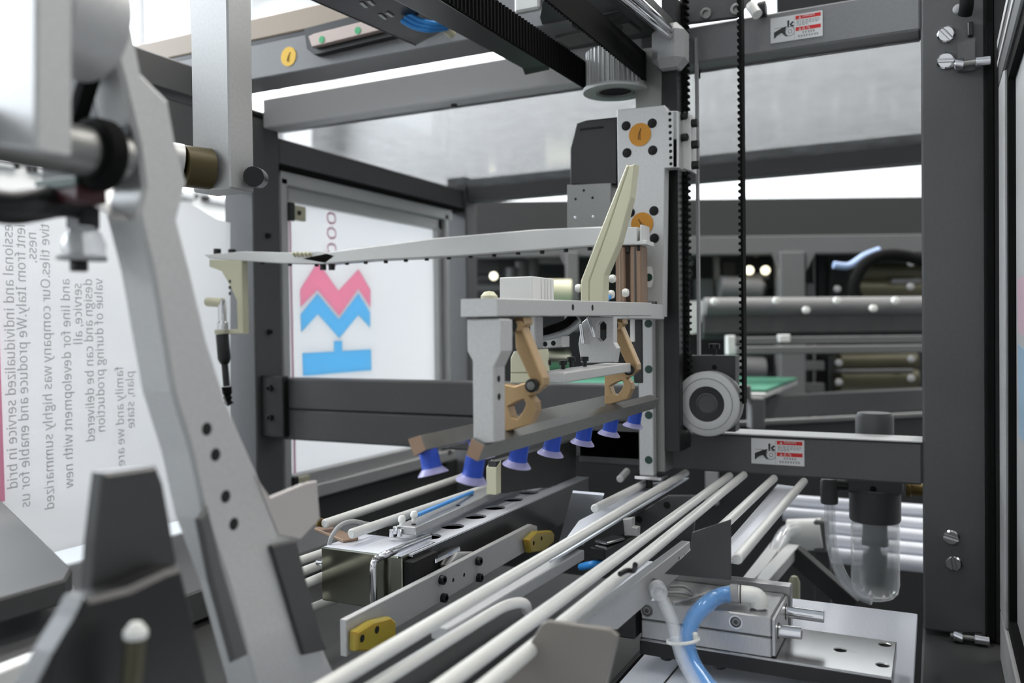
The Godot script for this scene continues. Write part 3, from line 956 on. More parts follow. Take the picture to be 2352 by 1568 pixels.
	lathe(st, Vector3(-0.2090, 0.8468, -1.4500), Vector3.UP, [[0.0, 0.0], [0.0088, 0.0], [0.0088, 0.036], [0.005, 0.044], [0.0, 0.046]], 16)
	put(st, "pin", M.cream, t)
	st = begin()
	var foot := Vector3(-0.2090, 0.8468, -1.4500)
	rod(st, Vector3(foot.x, 0.0, foot.z), foot, 0.006)
	put(st, "stem", M.dark_grey, t)


# ---------------------------------------------------------------- the gantry overhead
func belt_run(parent: Node, called: String, a: Vector3, b: Vector3, inward: Vector3, width: Vector3, pitch := 0.0082, thick := 0.0022, tooth := 0.0024) -> void:
	# a flat toothed run from a to b; width is the vector across the belt, teeth stand inward
	var st := begin()
	var l := a.distance_to(b)
	var d := (b - a) / l
	var pts := [a - inward * thick, b - inward * thick, b]
	var n := int(l / pitch)
	for i in range(n - 1, -1, -1):
		var s := i * pitch
		pts.append_array([a + d * (s + pitch * 0.78), a + d * (s + pitch * 0.66) + inward * tooth, a + d * (s + pitch * 0.34) + inward * tooth, a + d * (s + pitch * 0.22)])
	pts.append(a)
	prism(st, pts, width)
	put(st, called, M.rubber, parent)


func build_gantry() -> void:
	# cross beam with the yellow sticker, and the warm beam on top of it
	var t := thing("gantry_beam", "grey gantry cross beam with a yellow round sticker", "beam", Vector3(-0.9500, 1.7750, -1.2600))
	var st := begin()
	box(st, Vector3(-1.7000, 1.7720, -1.3000), Vector3(-0.4200, 1.8360, -1.2250), 0.002)
	put(st, "profile", M.beam_grey, t)
	st = begin()
	lathe(st, Vector3(-1.0565, 1.8017, -1.2250), Vector3.BACK, [[0.0, 0.0], [0.0175, 0.0], [0.0175, 0.001], [0.0, 0.001]], 28)
	var s := put(st, "round_sticker", M.yellow_sticker, t)
	scribble(s, Vector3(-1.0555, 1.8004, -1.2238), 0.3)
	st = begin()
	prism(st, [Vector3(-1.0066, 1.8394, -1.2250), Vector3(-1.0013, 1.8027, -1.2250), Vector3(-0.9858, 1.7903, -1.2250), Vector3(-0.7353, 1.7992, -1.2250), Vector3(-0.7346, 1.8500, -1.2250)], Vector3(0, 0, 0.016))
	put(st, "rail_backing", M.black_paint, t)
	st = begin()
	prism(st, [Vector3(-0.9878, 1.8191, -1.2090), Vector3(-0.9804, 1.7996, -1.2090), Vector3(-0.7338, 1.8089, -1.2090), Vector3(-0.7335, 1.8302, -1.2090), Vector3(-0.9761, 1.8219, -1.2090)], Vector3(0, 0, 0.012), [], 0.001)
	var rail := put(st, "linear_rail", M.rail_tint, t)
	st = begin()
	for q in [Vector3(-0.9580, 1.8085, -1.1970), Vector3(-0.8807, 1.8117, -1.1970), Vector3(-0.8068, 1.8147, -1.1970)]:
		st = begin()
		lathe(st, q, Vector3.BACK, [[0.0, 0.0], [0.0062, 0.0], [0.0062, 0.0008], [0.0, 0.0008]], 18)
		put(st, "green_plug", M.bright_green, rail)
	t = thing("gantry_cover", "warm beige cover strip lying over the gantry beam", "cover", Vector3(-0.9500, 1.8450, -1.2600))
	st = begin()
	box(st, Vector3(-1.7000, 1.8450, -1.3400), Vector3(-0.5000, 1.8850, -1.2250), 0.002)
	put(st, "cover", M.beige, t)
	st = begin()
	box(st, Vector3(-1.7000, 1.8370, -1.3000), Vector3(-0.5000, 1.8450, -1.2280), 0.0)
	put(st, "shadow_gap_strip", M.black_paint, t)
	# slotted black cable tray
	t = thing("cable_tray", "black slotted cable tray hanging at the top of the frame", "tray", Vector3(-0.7534, 1.7700, -1.0657))
	var tray := [Vector3(-0.7933, 1.7700, -0.9461), Vector3(-0.7661, 1.7700, -1.2019), Vector3(-0.7402, 1.7700, -1.1681), Vector3(-0.6963, 1.7700, -1.1600), Vector3(-0.6740, 1.7700, -0.9956)]
	st = begin()
	prism(st, [Vector3(-0.7933, 1.7700, -0.9461), Vector3(-0.7673, 1.7700, -1.2012), Vector3(-0.6715, 1.7700, -1.1515), Vector3(-0.6900, 1.7700, -0.9976)], Vector3(0, 0.003, 0))
	put(st, "tray", M.black_paint, t)
	for a in [[Vector3(-0.7933, 1.7700, -0.9461), Vector3(-0.7673, 1.7700, -1.2012)], [Vector3(-0.6900, 1.7700, -0.9976), Vector3(-0.6715, 1.7700, -1.1515)]]:
		st = begin()
		bar(st, a[0] + Vector3(0, 0.012, 0), a[1] + Vector3(0, 0.012, 0), 0.003, 0.026)
		put(st, "tray_edge", M.gloss_black, t)
	for a in [[Vector3(-0.7347, 1.7690, -1.0068), Vector3(-0.7384, 1.7690, -1.0254)], [Vector3(-0.7216, 1.7690, -1.0065), Vector3(-0.7247, 1.7690, -1.0234)], [Vector3(-0.7377, 1.7690, -1.0569), Vector3(-0.7410, 1.7690, -1.0774)], [Vector3(-0.7246, 1.7690, -1.0560), Vector3(-0.7257, 1.7690, -1.0734)]]:
		st = begin()
		bar(st, a[0], a[1], 0.006, 0.002)
		put(st, "cable_tie", M.anodized, t)
	t = thing("air_hose", "loop of blue air hose hanging below the cable tray", "hose", Vector3(-0.6837, 1.7550, -1.1072))
	for k in 3:
		st = begin()
		tube(st, curve([Vector3(-0.7162, 1.7650, -1.0822), Vector3(-0.7008, 1.7550, -1.0917), Vector3(-0.6801, 1.7500, -1.1013), Vector3(-0.6668, 1.7620, -1.1368)]).map(func(v: Vector3) -> Vector3: return v + Vector3(0.006, 0.004, 0.0) * k), 0.004, 8)
		put(st, "hose", M.sky_blue_hose, t)
	st = begin()
	rod(st, Vector3(-0.6694, 1.7600, -1.1332), Vector3(-0.6700, 1.7580, -1.1525), 0.007)
	put(st, "fitting", M.cream, t)
	# dark carriage rail running into the machine
	t = thing("carriage_rail", "dark carriage rail beside the overhead toothed belt", "rail", Vector3(-0.5600, 1.7400, -1.0000))
	st = begin()
	prism(st, [Vector3(-0.6215, 1.7250, -0.9034), Vector3(-0.6019, 1.7250, -1.2671), Vector3(-0.5624, 1.7250, -1.2676), Vector3(-0.5731, 1.7250, -0.9291)], Vector3(0, 0.02, 0))
	put(st, "rail", M.dark_steel, t)
	st = begin()
	prism(st, [Vector3(-0.6543, 1.7450, -0.9440), Vector3(-0.6264, 1.7450, -1.3069), Vector3(-0.6162, 1.7450, -1.3178), Vector3(-0.6406, 1.7450, -0.9513)], Vector3(0, 0.03, 0))
	put(st, "rail_flange", M.dull_steel, t)
	st = begin()
	prism(st, [Vector3(-0.6018, 1.7250, -1.2619), Vector3(-0.6145, 1.7250, -1.2984), Vector3(-0.5668, 1.7250, -1.2915), Vector3(-0.5581, 1.7250, -1.2648)], Vector3(0, 0.01, 0))
	put(st, "end_stop", M.black_paint, t)
	# horizontal toothed belt round the upright pulley
	t = thing("toothed_belt", "wide black toothed belt running overhead to the ribbed pulley", "belt", Vector3(-0.4500, 1.6850, -1.0000))
	belt_run(t, "belt_run", Vector3(-0.4940, 1.6780, -1.2700), Vector3(-0.5150, 1.6780, -0.5000), Vector3(1, 0, 0), Vector3(0, 0.042, 0), 0.009)
	belt_run(t, "belt_run", Vector3(-0.4050, 1.6780, -0.5000), Vector3(-0.3980, 1.6780, -1.2700), Vector3(-1, 0, 0), Vector3(0, 0.042, 0), 0.009)
	t = thing("belt_pulley", "ribbed steel pulley with a flange at the column top", "pulley", Vector3(-0.4460, 1.6650, -1.2700))
	var c := Vector3(-0.4460, 1.6660, -1.2700)
	st = begin()
	lathe(st, c, Vector3.UP, [[0.028, 0.0], [0.05, 0.0], [0.051, 0.003], [0.050, 0.006], [0.043, 0.006]], 40)
	lathe(st, c, Vector3.UP, [[0.028, 0.006], [0.026, 0.0], [0.030, 0.0]], 40)
	put(st, "flange", M.anodized, t)
	st = begin()
	var gear := []
	for i in 36:
		var an := TAU * i / 36
		for k in 4:
			var rr: float = [0.042, 0.0455, 0.0455, 0.042][k]
			gear.append(c + Vector3(cos(an + k * 0.045), 0, sin(an + k * 0.045)) * rr + Vector3(0, 0.006, 0))
	prism(st, gear, Vector3(0, 0.055, 0))
	put(st, "ribbed_drum", M.anodized, t)
	st = begin()
	lathe(st, c + Vector3(0, 0.003, 0), Vector3.UP, [[0.0, 0.0], [0.0268, 0.0], [0.0268, 0.0025], [0.0, 0.0025]], 24)
	put(st, "bore", M.hole, t)
	st = begin()
	rod(st, c + Vector3(0, 0.012, 0), c + Vector3(0, 0.107, 0), 0.012)
	put(st, "shaft", M.dull_steel, t)
	# carriage plates above the pulley
	t = thing("carriage_plate", "grey carriage plate with round holes above the pulley", "plate", Vector3(-0.4500, 1.7700, -1.2000))
	st = begin()
	prism(st, [Vector3(-0.5398, 1.7750, -1.1956), Vector3(-0.5977, 1.7750, -1.3774), Vector3(-0.5900, 1.7750, -1.5132), Vector3(-0.4436, 1.7750, -1.5170), Vector3(-0.3760, 1.7750, -1.2429), Vector3(-0.4043, 1.7750, -1.1678), Vector3(-0.4976, 1.7750, -1.1181)], Vector3(0, 0.012, 0))
	put(st, "plate", M.frame_grey, t)
	for q in [Vector3(-0.5417, 1.7749, -1.3702), Vector3(-0.5364, 1.7749, -1.3994)]:
		st = begin()
		lathe(st, q, Vector3.DOWN, [[0.0, 0.0], [0.008, 0.0], [0.0, 0.0006]], 16)
		put(st, "hole", M.hole, t)
	st = begin()
	box(st, Vector3(-0.5576, 1.7680, -1.1562), Vector3(-0.5170, 1.7680, -1.1425) + Vector3(0, 0.05, 0), 0.003)
	put(st, "white_block", M.white_paint, t)
	st = begin()
	bar(st, Vector3(-0.5473, 1.7700, -1.2978), Vector3(-0.4178, 1.7700, -1.2875), 0.05, 0.006)
	put(st, "cross_strip", M.dull_steel, t)
	st = begin()
	bar(st, Vector3(-0.4996, 1.7680, -1.2372), Vector3(-0.3918, 1.7680, -1.2289), 0.02, 0.008)
	put(st, "cross_strip", M.shadow_grey, t)
	t = thing("guide_rods", "pair of bright chrome guide rods above the lift column", "rail", Vector3(-0.3600, 1.7300, -1.1000))
	for a in [[Vector3(-0.3660, 1.7300, -1.0539), Vector3(-0.3498, 1.7300, -1.2709)], [Vector3(-0.3583, 1.7400, -1.0870), Vector3(-0.3464, 1.7400, -1.3158)]]:
		st = begin()
		rod(st, a[0], a[1], 0.0055)
		put(st, "rod", M.chrome, t)
	st = begin()
	prism(st, [Vector3(-0.4046, 1.7520, -1.0972), Vector3(-0.3925, 1.7520, -1.3805), Vector3(-0.3509, 1.7520, -1.3734), Vector3(-0.3576, 1.7520, -1.1223)], Vector3(0, 0.012, 0))
	put(st, "rod_bed", M.dark_grey, t)
	st = begin()
	bar(st, Vector3(-0.3574, 1.7545, -1.2700), Vector3(-0.3580, 1.6892, -1.2700), 0.05, 0.05, Vector3.BACK, 0.012)
	put(st, "end_housing", M.pale_grey, t)
	t = thing("motor_bracket", "grey bracket plate with two round screws above the upper beam", "bracket", Vector3(-0.3300, 1.8000, -1.3600))
	st = begin()
	prism(st, [Vector3(-0.3639, 1.8299, -1.3450), Vector3(-0.3643, 1.7824, -1.3450), Vector3(-0.2754, 1.7789, -1.3450), Vector3(-0.2488, 1.8088, -1.3450)], Vector3(0, 0, -0.012), [], 0.001)
	put(st, "plate", M.frame_grey, t)
	for q in [Vector3(-0.3212, 1.7908, -1.3450), Vector3(-0.2740, 1.7893, -1.3450)]:
		screw(t, q, Vector3.BACK, 0.009, 0.004, M.dull_steel)
	t = thing("hose_fitting", "small white and black hose fitting above the upper warning label", "fitting", Vector3(-0.2384, 1.7828, -1.3400))
	st = begin()
	rod(st, Vector3(-0.2519, 1.7904, -1.3400), Vector3(-0.2399, 1.7706, -1.3300), 0.008)
	put(st, "white_body", M.white_plastic, t)
	st = begin()
	rod(st, Vector3(-0.2412, 1.7823, -1.3450), Vector3(-0.2296, 1.7829, -1.3450), 0.012)
	put(st, "black_nut", M.black_paint, t)
	t = thing("cable_duct", "black cable trunking along the top of the upper front beam", "duct", Vector3(-0.1458, 1.7967, -1.3800))
	st = begin()
	box(st, Vector3(-0.2200, 1.7815, -1.4300), Vector3(-0.0200, 1.8600, -1.3750), 0.002)
	put(st, "trunking", M.black_paint, t)


func scribble(parent: Node, at: Vector3, turn: float) -> void:
	# the two pen strokes on a round sticker
	var d := Vector3(sin(turn), cos(turn), 0)
	var e := Vector3(cos(turn), -sin(turn), 0)
	for k in 2:
		var st := begin()
		tube(st, curve([at - d * 0.008 + e * (k * 0.003 - 0.0015), at + e * (k * 0.002 - 0.002), at + d * 0.009 + e * (0.001 - k * 0.001)], 5), 0.0006, 5)
		put(st, "pen_stroke", M.brown_ink, parent)


# ---------------------------------------------------------------- the lift column, its belt and carriage
func build_lift() -> void:
	# vertical belt loop round the lower pulley
	var t := thing("timing_belt", "tall black toothed belt loop round the lower grey pulley", "belt", Vector3(-0.3100, 1.1200, -1.3100))
	var c := Vector3(-0.3131, 1.1829, -1.3000)
	belt_run(t, "belt_run", Vector3(-0.3465, 1.1840, -1.3250), Vector3(-0.3465, 1.9000, -1.3250), Vector3(1, 0, 0), Vector3(0, 0, 0.022), 0.0098, 0.0022, 0.0042)
	belt_run(t, "belt_run", Vector3(-0.2620, 1.9000, -1.3250), Vector3(-0.2620, 1.1840, -1.3250), Vector3(-1, 0, 0), Vector3(0, 0, 0.022), 0.0098, 0.0035, 0.0034)
	var st := begin()
	var arc := []
	for i in 25:
		arc.append(Vector3(c.x + 0.0434 * cos(PI + PI * i / 24), c.y + 0.0434 * sin(PI + PI * i / 24), -1.325))
	for i in 25:
		arc.append(Vector3(c.x + 0.0402 * cos(TAU - PI * i / 24), c.y + 0.0402 * sin(TAU - PI * i / 24), -1.325))
	prism(st, arc, Vector3(0, 0, 0.022))
	put(st, "belt_bend", M.rubber, t)
	t = thing("idler_pulley", "large grey idler pulley with a black bearing ring", "pulley", c)
	st = begin()
	lathe(st, c + Vector3(0, 0, 0.006), Vector3.FORWARD, [[0.027, 0.0], [0.0465, 0.0], [0.049, 0.0012], [0.0497, 0.003], [0.0490, 0.006], [0.040, 0.007], [0.040, 0.03], [0.049, 0.031], [0.049, 0.035], [0.0, 0.036]], 56)
	put(st, "flange", M.anodized, t)
	st = begin()
	ring(st, c + Vector3(0, 0, 0.0055), Vector3.BACK, 0.0385, 0.0395, 0.0011, 48)
	put(st, "groove", M.dull_steel, t)
	st = begin()
	ring(st, c + Vector3(0, 0, 0.001), Vector3.BACK, 0.0165, 0.0272, 0.003, 44)
	put(st, "bearing_seal", M.gloss_black, t)
	st = begin()
	lathe(st, c, Vector3.BACK, [[0.0, 0.0], [0.0165, 0.0], [0.0165, 0.004], [0.0145, 0.0045], [0.014, 0.003], [0.0, 0.003]], 32)
	put(st, "hub", M.dark_steel, t)
	t = thing("tension_block", "dark grey tension block with a black screw above the idler pulley", "block", Vector3(-0.3110, 1.2257, -1.3350))
	st = begin()
	box(st, Vector3(-0.3521, 1.2556, -1.3300), Vector3(-0.2770, 1.1378, -1.3300) + Vector3(0, 0, -0.03), 0.001)
	put(st, "block", M.dark_grey, t)
	st = begin()
	lathe(st, Vector3(-0.3112, 1.2561, -1.3400), Vector3.UP, [[0.0, 0.0], [0.0035, 0.0], [0.0035, 0.010], [0.0085, 0.010], [0.0085, 0.0175], [0.0, 0.0175]], 18)
	put(st, "adjusting_screw", M.black_oxide, t)
	st = begin()
	lathe(st, Vector3(-0.3089, 1.2375, -1.3295), Vector3.BACK, [[0.0, 0.0], [0.004, 0.0], [0.0, 0.0006]], 14)
	put(st, "hole", M.hole, t)
	# column
	t = thing("lift_column", "tall aluminium lift column with dark green rail plugs", "column", Vector3(-0.3800, 1.0700, -1.2800))
	st = begin()
	box(st, Vector3(-0.4085, 1.0740, -1.2750), Vector3(-0.3860, 1.6000, -1.2580), 0.0012)
	var rail := put(st, "linear_rail", M.anodized, t)
	for q in [Vector3(-0.3918, 1.3764, -1.2580), Vector3(-0.3924, 1.3062, -1.2580), Vector3(-0.3924, 1.2366, -1.2580), Vector3(-0.3930, 1.1668, -1.2580), Vector3(-0.3937, 1.0982, -1.2580)]:
		st = begin()
		lathe(st, q, Vector3.BACK, [[0.0, 0.0], [0.0062, 0.0], [0.0058, 0.0007], [0.0, 0.0008]], 20)
		put(st, "rail_plug", M.green_plug, rail)
	st = begin()
	box(st, Vector3(-0.4150, 1.0780, -1.3200), Vector3(-0.3730, 1.7300, -1.2750), 0.001)
	put(st, "column_body", M.dull_steel, t)
	st = begin()
	box(st, Vector3(-0.3730, 1.1100, -1.3400), Vector3(-0.3495, 1.8000, -1.2750), 0.001)
	put(st, "belt_guard", M.black_paint, t)
	st = begin()
	box(st, Vector3(-0.3425, 1.2500, -1.3650), Vector3(-0.3385, 1.7600, -1.3550), 0.0)
	put(st, "guide_strip", M.pale_grey, t)
	st = begin()
	box(st, Vector3(-0.4140, 1.0690, -1.2850), Vector3(-0.3720, 1.0740, -1.2500), 0.0005)
	put(st, "foot_plate", M.chrome, t)
	st = begin()
	rod(st, Vector3(-0.3950, 1.0540, -1.2650), Vector3(-0.3950, 1.0690, -1.2650), 0.0055)
	put(st, "stop_bolt", M.black_oxide, t)
	# carriage with stickers
	var z := -1.232
	t = thing("lift_carriage", "aluminium lift carriage plate with two orange round stickers", "plate", Vector3(-0.4100, 1.3400, -1.2400))
	st = begin()
	prism(st, [Vector3(-0.4303, 1.6293, -1.2320), Vector3(-0.3569, 1.6272, -1.2320), Vector3(-0.3510, 1.6182, -1.2320), Vector3(-0.3374, 1.6165, -1.2320), Vector3(-0.3381, 1.5341, -1.2320), Vector3(-0.3570, 1.5346, -1.2320), Vector3(-0.3616, 1.3161, -1.2320), Vector3(-0.3709, 1.3162, -1.2320), Vector3(-0.3707, 1.3382, -1.2320), Vector3(-0.4303, 1.3456, -1.2320)], Vector3(0, 0, -0.022), [], 0.001)
	put(st, "plate", M.anodized, t)
	for q in [Vector3(-0.4161, 1.6034, -1.2320), Vector3(-0.3756, 1.6026, -1.2320), Vector3(-0.4151, 1.5629, -1.2320), Vector3(-0.3753, 1.5627, -1.2320), Vector3(-0.3741, 1.4731, -1.2320), Vector3(-0.3738, 1.4325, -1.2320), Vector3(-0.4105, 1.4731, -1.2320)]:
		st = begin()
		lathe(st, q, Vector3.BACK, [[0.0, 0.0], [0.0072, 0.0], [0.0072, 0.0003], [0.0062, 0.0008], [0.0, 0.0008]], 20)
		put(st, "bolt_recess", M.hole, t)
	for k in 2:
		var q: Vector3 = [Vector3(-0.3945, 1.5880, -1.2320), Vector3(-0.3924, 1.4550, -1.2320)][k]
		st = begin()
		lathe(st, q, Vector3.BACK, [[0.0, 0.0], [0.0172, 0.0], [0.0172, 0.0008], [0.0, 0.0008]], 30)
		var s := put(st, "round_sticker", M.orange_sticker, t)
		scribble(s, q + Vector3(0, 0, 0.0008), [0.12, -0.7][k])
	for i in 9:
		st = begin()
		lathe(st, (Vector3(-0.3488, 1.6135, -1.2320)).lerp(Vector3(-0.3478, 1.5401, -1.2320), i / 8.0), Vector3.BACK, [[0.0, 0.0], [0.0026, 0.0], [0.0, 0.0005]], 10)
		put(st, "belt_tooth_notch", M.hole, t)
	st = begin()
	prism(st, [Vector3(-0.3445, 1.6168, -1.2320), Vector3(-0.3348, 1.6150, -1.2320), Vector3(-0.3355, 1.5333, -1.2320), Vector3(-0.3452, 1.5348, -1.2320)], Vector3(0, 0, -0.04), [], 0.001)
	put(st, "clamp_plate", M.anodized, t)
	st = begin()
	var oval := []
	for i in 20:
		var an := TAU * i / 20
		oval.append(Vector3(-0.3837, 1.3755, -1.2320) + Vector3(cos(an) * 0.0075, clampf(sin(an) * 0.02, -0.0155, 0.0155), 0))
	prism(st, oval, Vector3(0, 0, 0.0006))
	var slot := put(st, "rail_slot", M.white_plastic, t)
	st = begin()
	lathe(st, Vector3(-0.3830, 1.3748, -1.2320) + Vector3(0, 0, 0.0006), Vector3.BACK, [[0.0, 0.0], [0.006, 0.0], [0.0, 0.0006]], 20)
	put(st, "rail_plug", M.green_plug, slot)
	t = thing("belt_clamp", "white notched belt clamp with black socket screws", "clamp", Vector3(-0.3329, 1.5732, -1.2600))
	st = begin()
	prism(st, [Vector3(-0.3417, 1.6196, -1.2550), Vector3(-0.3241, 1.6143, -1.2550), Vector3(-0.3241, 1.5315, -1.2550), Vector3(-0.3424, 1.5390, -1.2550)], Vector3(0, 0, -0.035), [], 0.001)
	put(st, "block", M.white_paint, t)
	for q in [Vector3(-0.3280, 1.6027, -1.2620), Vector3(-0.3269, 1.5710, -1.2620), Vector3(-0.3265, 1.5406, -1.2620)]:
		st = begin()
		rod(st, q, q + Vector3(0.013, 0, 0), 0.0062, 14)
		put(st, "screw", M.black_oxide, t)
	for q in [Vector3(-0.3371, 1.6105, -1.2450), Vector3(-0.3361, 1.5790, -1.2450)]:
		st = begin()
		rod(st, q, q + Vector3(0.010, 0, 0.003), 0.0058, 14)
		put(st, "screw", M.black_oxide, t)
	# drive motor
	t = thing("drive_motor", "black slope-topped drive motor on a grey mounting block", "motor", Vector3(-0.4901, 1.4968, -1.2800))
	st = begin()
	prism(st, [Vector3(-0.5211, 1.5872, -1.2650), Vector3(-0.5095, 1.6252, -1.2650), Vector3(-0.4947, 1.6282, -1.2650), Vector3(-0.4412, 1.6273, -1.2650), Vector3(-0.4423, 1.5224, -1.2650), Vector3(-0.5218, 1.5284, -1.2650)], Vector3(0, 0, -0.06), [], 0.002)
	put(st, "black_cover", M.gloss_black, t)
	st = begin()
	bar(st, Vector3(-0.5035, 1.6148, -1.2645), Vector3(-0.4641, 1.6143, -1.2645), 0.003, 0.002, Vector3.BACK, 0.0003)
	put(st, "vent_slot", M.hole, t)
	st = begin()
	prism(st, [Vector3(-0.5257, 1.5290, -1.2620), Vector3(-0.4511, 1.5254, -1.2620), Vector3(-0.4519, 1.4512, -1.2620), Vector3(-0.5266, 1.4543, -1.2620)], Vector3(0, 0, -0.07), [], 0.001)
	put(st, "mounting_block", M.dull_steel, t)
	for q in [Vector3(-0.5111, 1.5051, -1.2620), Vector3(-0.4824, 1.5049, -1.2620), Vector3(-0.4969, 1.5177, -1.2620)]:
		st = begin()
		lathe(st, q, Vector3.BACK, [[0.0, 0.0], [0.0022, 0.0], [0.0, 0.0005]], 10)
		put(st, "tapped_hole", M.hole, t)
	for q in [Vector3(-0.5121, 1.4762, -1.2620), Vector3(-0.4820, 1.4755, -1.2620)]:
		st = begin()
		lathe(st, q, Vector3.BACK, [[0.0, 0.0], [0.0022, 0.0], [0.0, 0.0008]], 10)
		put(st, "pin", M.chrome, t)
	# cream bent bracket down to the gripper arm
	t = thing("bent_bracket", "cream bent bracket reaching diagonally from carriage to gripper arm", "bracket", Vector3(-0.4187, 1.3378, -1.0900))
	var zb := -1.05
	var edge := [Vector3(-0.3505, 1.5076, -1.0500), Vector3(-0.3435, 1.5092, -1.0500), Vector3(-0.3491, 1.4675, -1.0500), Vector3(-0.3661, 1.4106, -1.0500), Vector3(-0.3861, 1.3688, -1.0500), Vector3(-0.3877, 1.3337, -1.0500), Vector3(-0.4070, 1.3342, -1.0500), Vector3(-0.4067, 1.3616, -1.0500), Vector3(-0.3789, 1.4316, -1.0500)]
	st = begin()
	prism(st, edge, Vector3(0, 0, -0.02), [], 0.0012)
	put(st, "front_leaf", M.cream, t)
	st = begin()
	prism(st, [Vector3(-0.3551, 1.5092, -1.0500), Vector3(-0.3505, 1.5076, -1.0500), Vector3(-0.3789, 1.4316, -1.0500), Vector3(-0.4067, 1.3616, -1.0500), Vector3(-0.4070, 1.3342, -1.0500), Vector3(-0.4199, 1.3345, -1.0500), Vector3(-0.4196, 1.3626, -1.0500), Vector3(-0.3903, 1.4300, -1.0500)], Vector3(0, 0, -0.02), [], 0.002)
	put(st, "edge_leaf", M.cream, t)


# ---------------------------------------------------------------- the white air duct across the opening
func build_duct() -> void:
	var z := -1.17
	var t := thing("air_duct", "long white duct arm spanning from the left post to the carriage", "duct", Vector3(-0.9000, 1.4300, -1.1700))
	var st := begin()
	prism(st, [Vector3(-0.9896, 1.4266, -1.1700), Vector3(-0.9215, 1.4360, -1.1700), Vector3(-0.7151, 1.4471, -1.1700), Vector3(-0.5377, 1.4500, -1.1700), Vector3(-0.4249, 1.4474, -1.1700), Vector3(-0.4031, 1.4454, -1.1700), Vector3(-0.4033, 1.4193, -1.1700), Vector3(-0.4691, 1.4196, -1.1700), Vector3(-0.6755, 1.4161, -1.1700), Vector3(-0.8424, 1.4169, -1.1700), Vector3(-0.9376, 1.4153, -1.1700)], Vector3(0, 0, -0.03), [], 0.002)
	put(st, "channel", M.white_paint, t)
	st = begin()
	prism(st, [Vector3(-1.2177, 1.4445, -1.1700), Vector3(-1.1193, 1.4460, -1.1700), Vector3(-1.0107, 1.4383, -1.1700), Vector3(-0.9466, 1.4380, -1.1700), Vector3(-0.9142, 1.4283, -1.1700), Vector3(-0.9376, 1.4153, -1.1700), Vector3(-1.0386, 1.4212, -1.1700), Vector3(-1.1353, 1.4303, -1.1700), Vector3(-1.2047, 1.4374, -1.1700)], Vector3(0, 0, -0.028), [], 0.001)
	put(st, "end_plate", M.white_paint, t)
	for k in 5:
		var q: Vector3 = [Vector3(-1.0011, 1.4317, -1.1700), Vector3(-0.9924, 1.4313, -1.1700), Vector3(-0.9838, 1.4309, -1.1700), Vector3(-0.9751, 1.4305, -1.1700), Vector3(-0.9666, 1.4300, -1.1700)][k]
		st = begin()
		rod(st, q, q + Vector3(0, 0.006, 0.006), 0.0028, 8)
		put(st, "rib", M.cream, t)
	for q in [Vector3(-1.0866, 1.4265, -1.1820), Vector3(-1.0234, 1.4206, -1.1820), Vector3(-0.9643, 1.4172, -1.1820), Vector3(-0.8989, 1.4173, -1.1820), Vector3(-0.8600, 1.4170, -1.1820), Vector3(-0.8194, 1.4166, -1.1820), Vector3(-0.7797, 1.4170, -1.1820), Vector3(-0.7394, 1.4172, -1.1820), Vector3(-0.6977, 1.4173, -1.1820), Vector3(-0.6579, 1.4175, -1.1820), Vector3(-0.6160, 1.4175, -1.1820), Vector3(-0.5745, 1.4188, -1.1820), Vector3(-0.5341, 1.4181, -1.1820), Vector3(-0.4949, 1.4187, -1.1820), Vector3(-0.4567, 1.4193, -1.1820)]:
		st = begin()
		rod(st, q + Vector3(0, 0.003, 0), q + Vector3(0, -0.0045, 0), 0.0036, 10)
		put(st, "screw", M.black_oxide, t)
	for q in [Vector3(-0.9502, 1.4121, -1.1820), Vector3(-0.9314, 1.4113, -1.1820)]:
		st = begin()
		rod(st, q + Vector3(0, 0.007, 0), q + Vector3(0, -0.006, 0), 0.0055, 12)
		put(st, "cap_screw", M.black_oxide, t)
	for q in [Vector3(-1.1940, 1.4481, -1.1800), Vector3(-1.1575, 1.4455, -1.1800)]:
		st = begin()
		rod(st, q + Vector3(0, -0.003, 0), q + Vector3(0, 0.007, 0), 0.007, 12)
		put(st, "cap_screw", M.black_oxide, t)
	st = begin()
	prism(st, [Vector3(-0.4051, 1.4443, -1.1700), Vector3(-0.3804, 1.4434, -1.1700), Vector3(-0.3806, 1.4230, -1.1700), Vector3(-0.3761, 1.4240, -1.1700), Vector3(-0.3758, 1.4462, -1.1700), Vector3(-0.3720, 1.4459, -1.1700), Vector3(-0.3722, 1.4244, -1.1700), Vector3(-0.3658, 1.4234, -1.1700), Vector3(-0.3659, 1.4179, -1.1700), Vector3(-0.4053, 1.4194, -1.1700)], Vector3(0, 0, -0.034), [], 0.001)
	put(st, "end_clevis", M.white_paint, t)
	# fixture at the duct's left end
	t = thing("sensor_bracket", "pale curved bracket hanging from the duct's left end", "bracket", Vector3(-1.1623, 1.3665, -1.1800))
	st = begin()
	prism(st, [Vector3(-1.2048, 1.4350, -1.1700), Vector3(-1.1249, 1.4306, -1.1700), Vector3(-1.1245, 1.2974, -1.1700), Vector3(-1.1948, 1.2964, -1.1700), Vector3(-1.1946, 1.3052, -1.1700), Vector3(-1.1379, 1.3055, -1.1700), Vector3(-1.1389, 1.3577, -1.1700), Vector3(-1.1522, 1.3818, -1.1700), Vector3(-1.1750, 1.4129, -1.1700), Vector3(-1.2051, 1.4222, -1.1700)], Vector3(0, 0, -0.016), [], 0.001)
	put(st, "bracket", M.cream, t)
	for k in 3:
		st = begin()
		var q: Vector3 = [Vector3(-1.1540, 1.3930, -1.1700), Vector3(-1.1543, 1.3819, -1.1700), Vector3(-1.1545, 1.3708, -1.1700)][k]
		lathe(st, q, Vector3.BACK, [[0.0, 0.0], [0.0035, 0.0], [0.0, 0.0006]], 10)
		put(st, "hole", M.dark_grey, t)
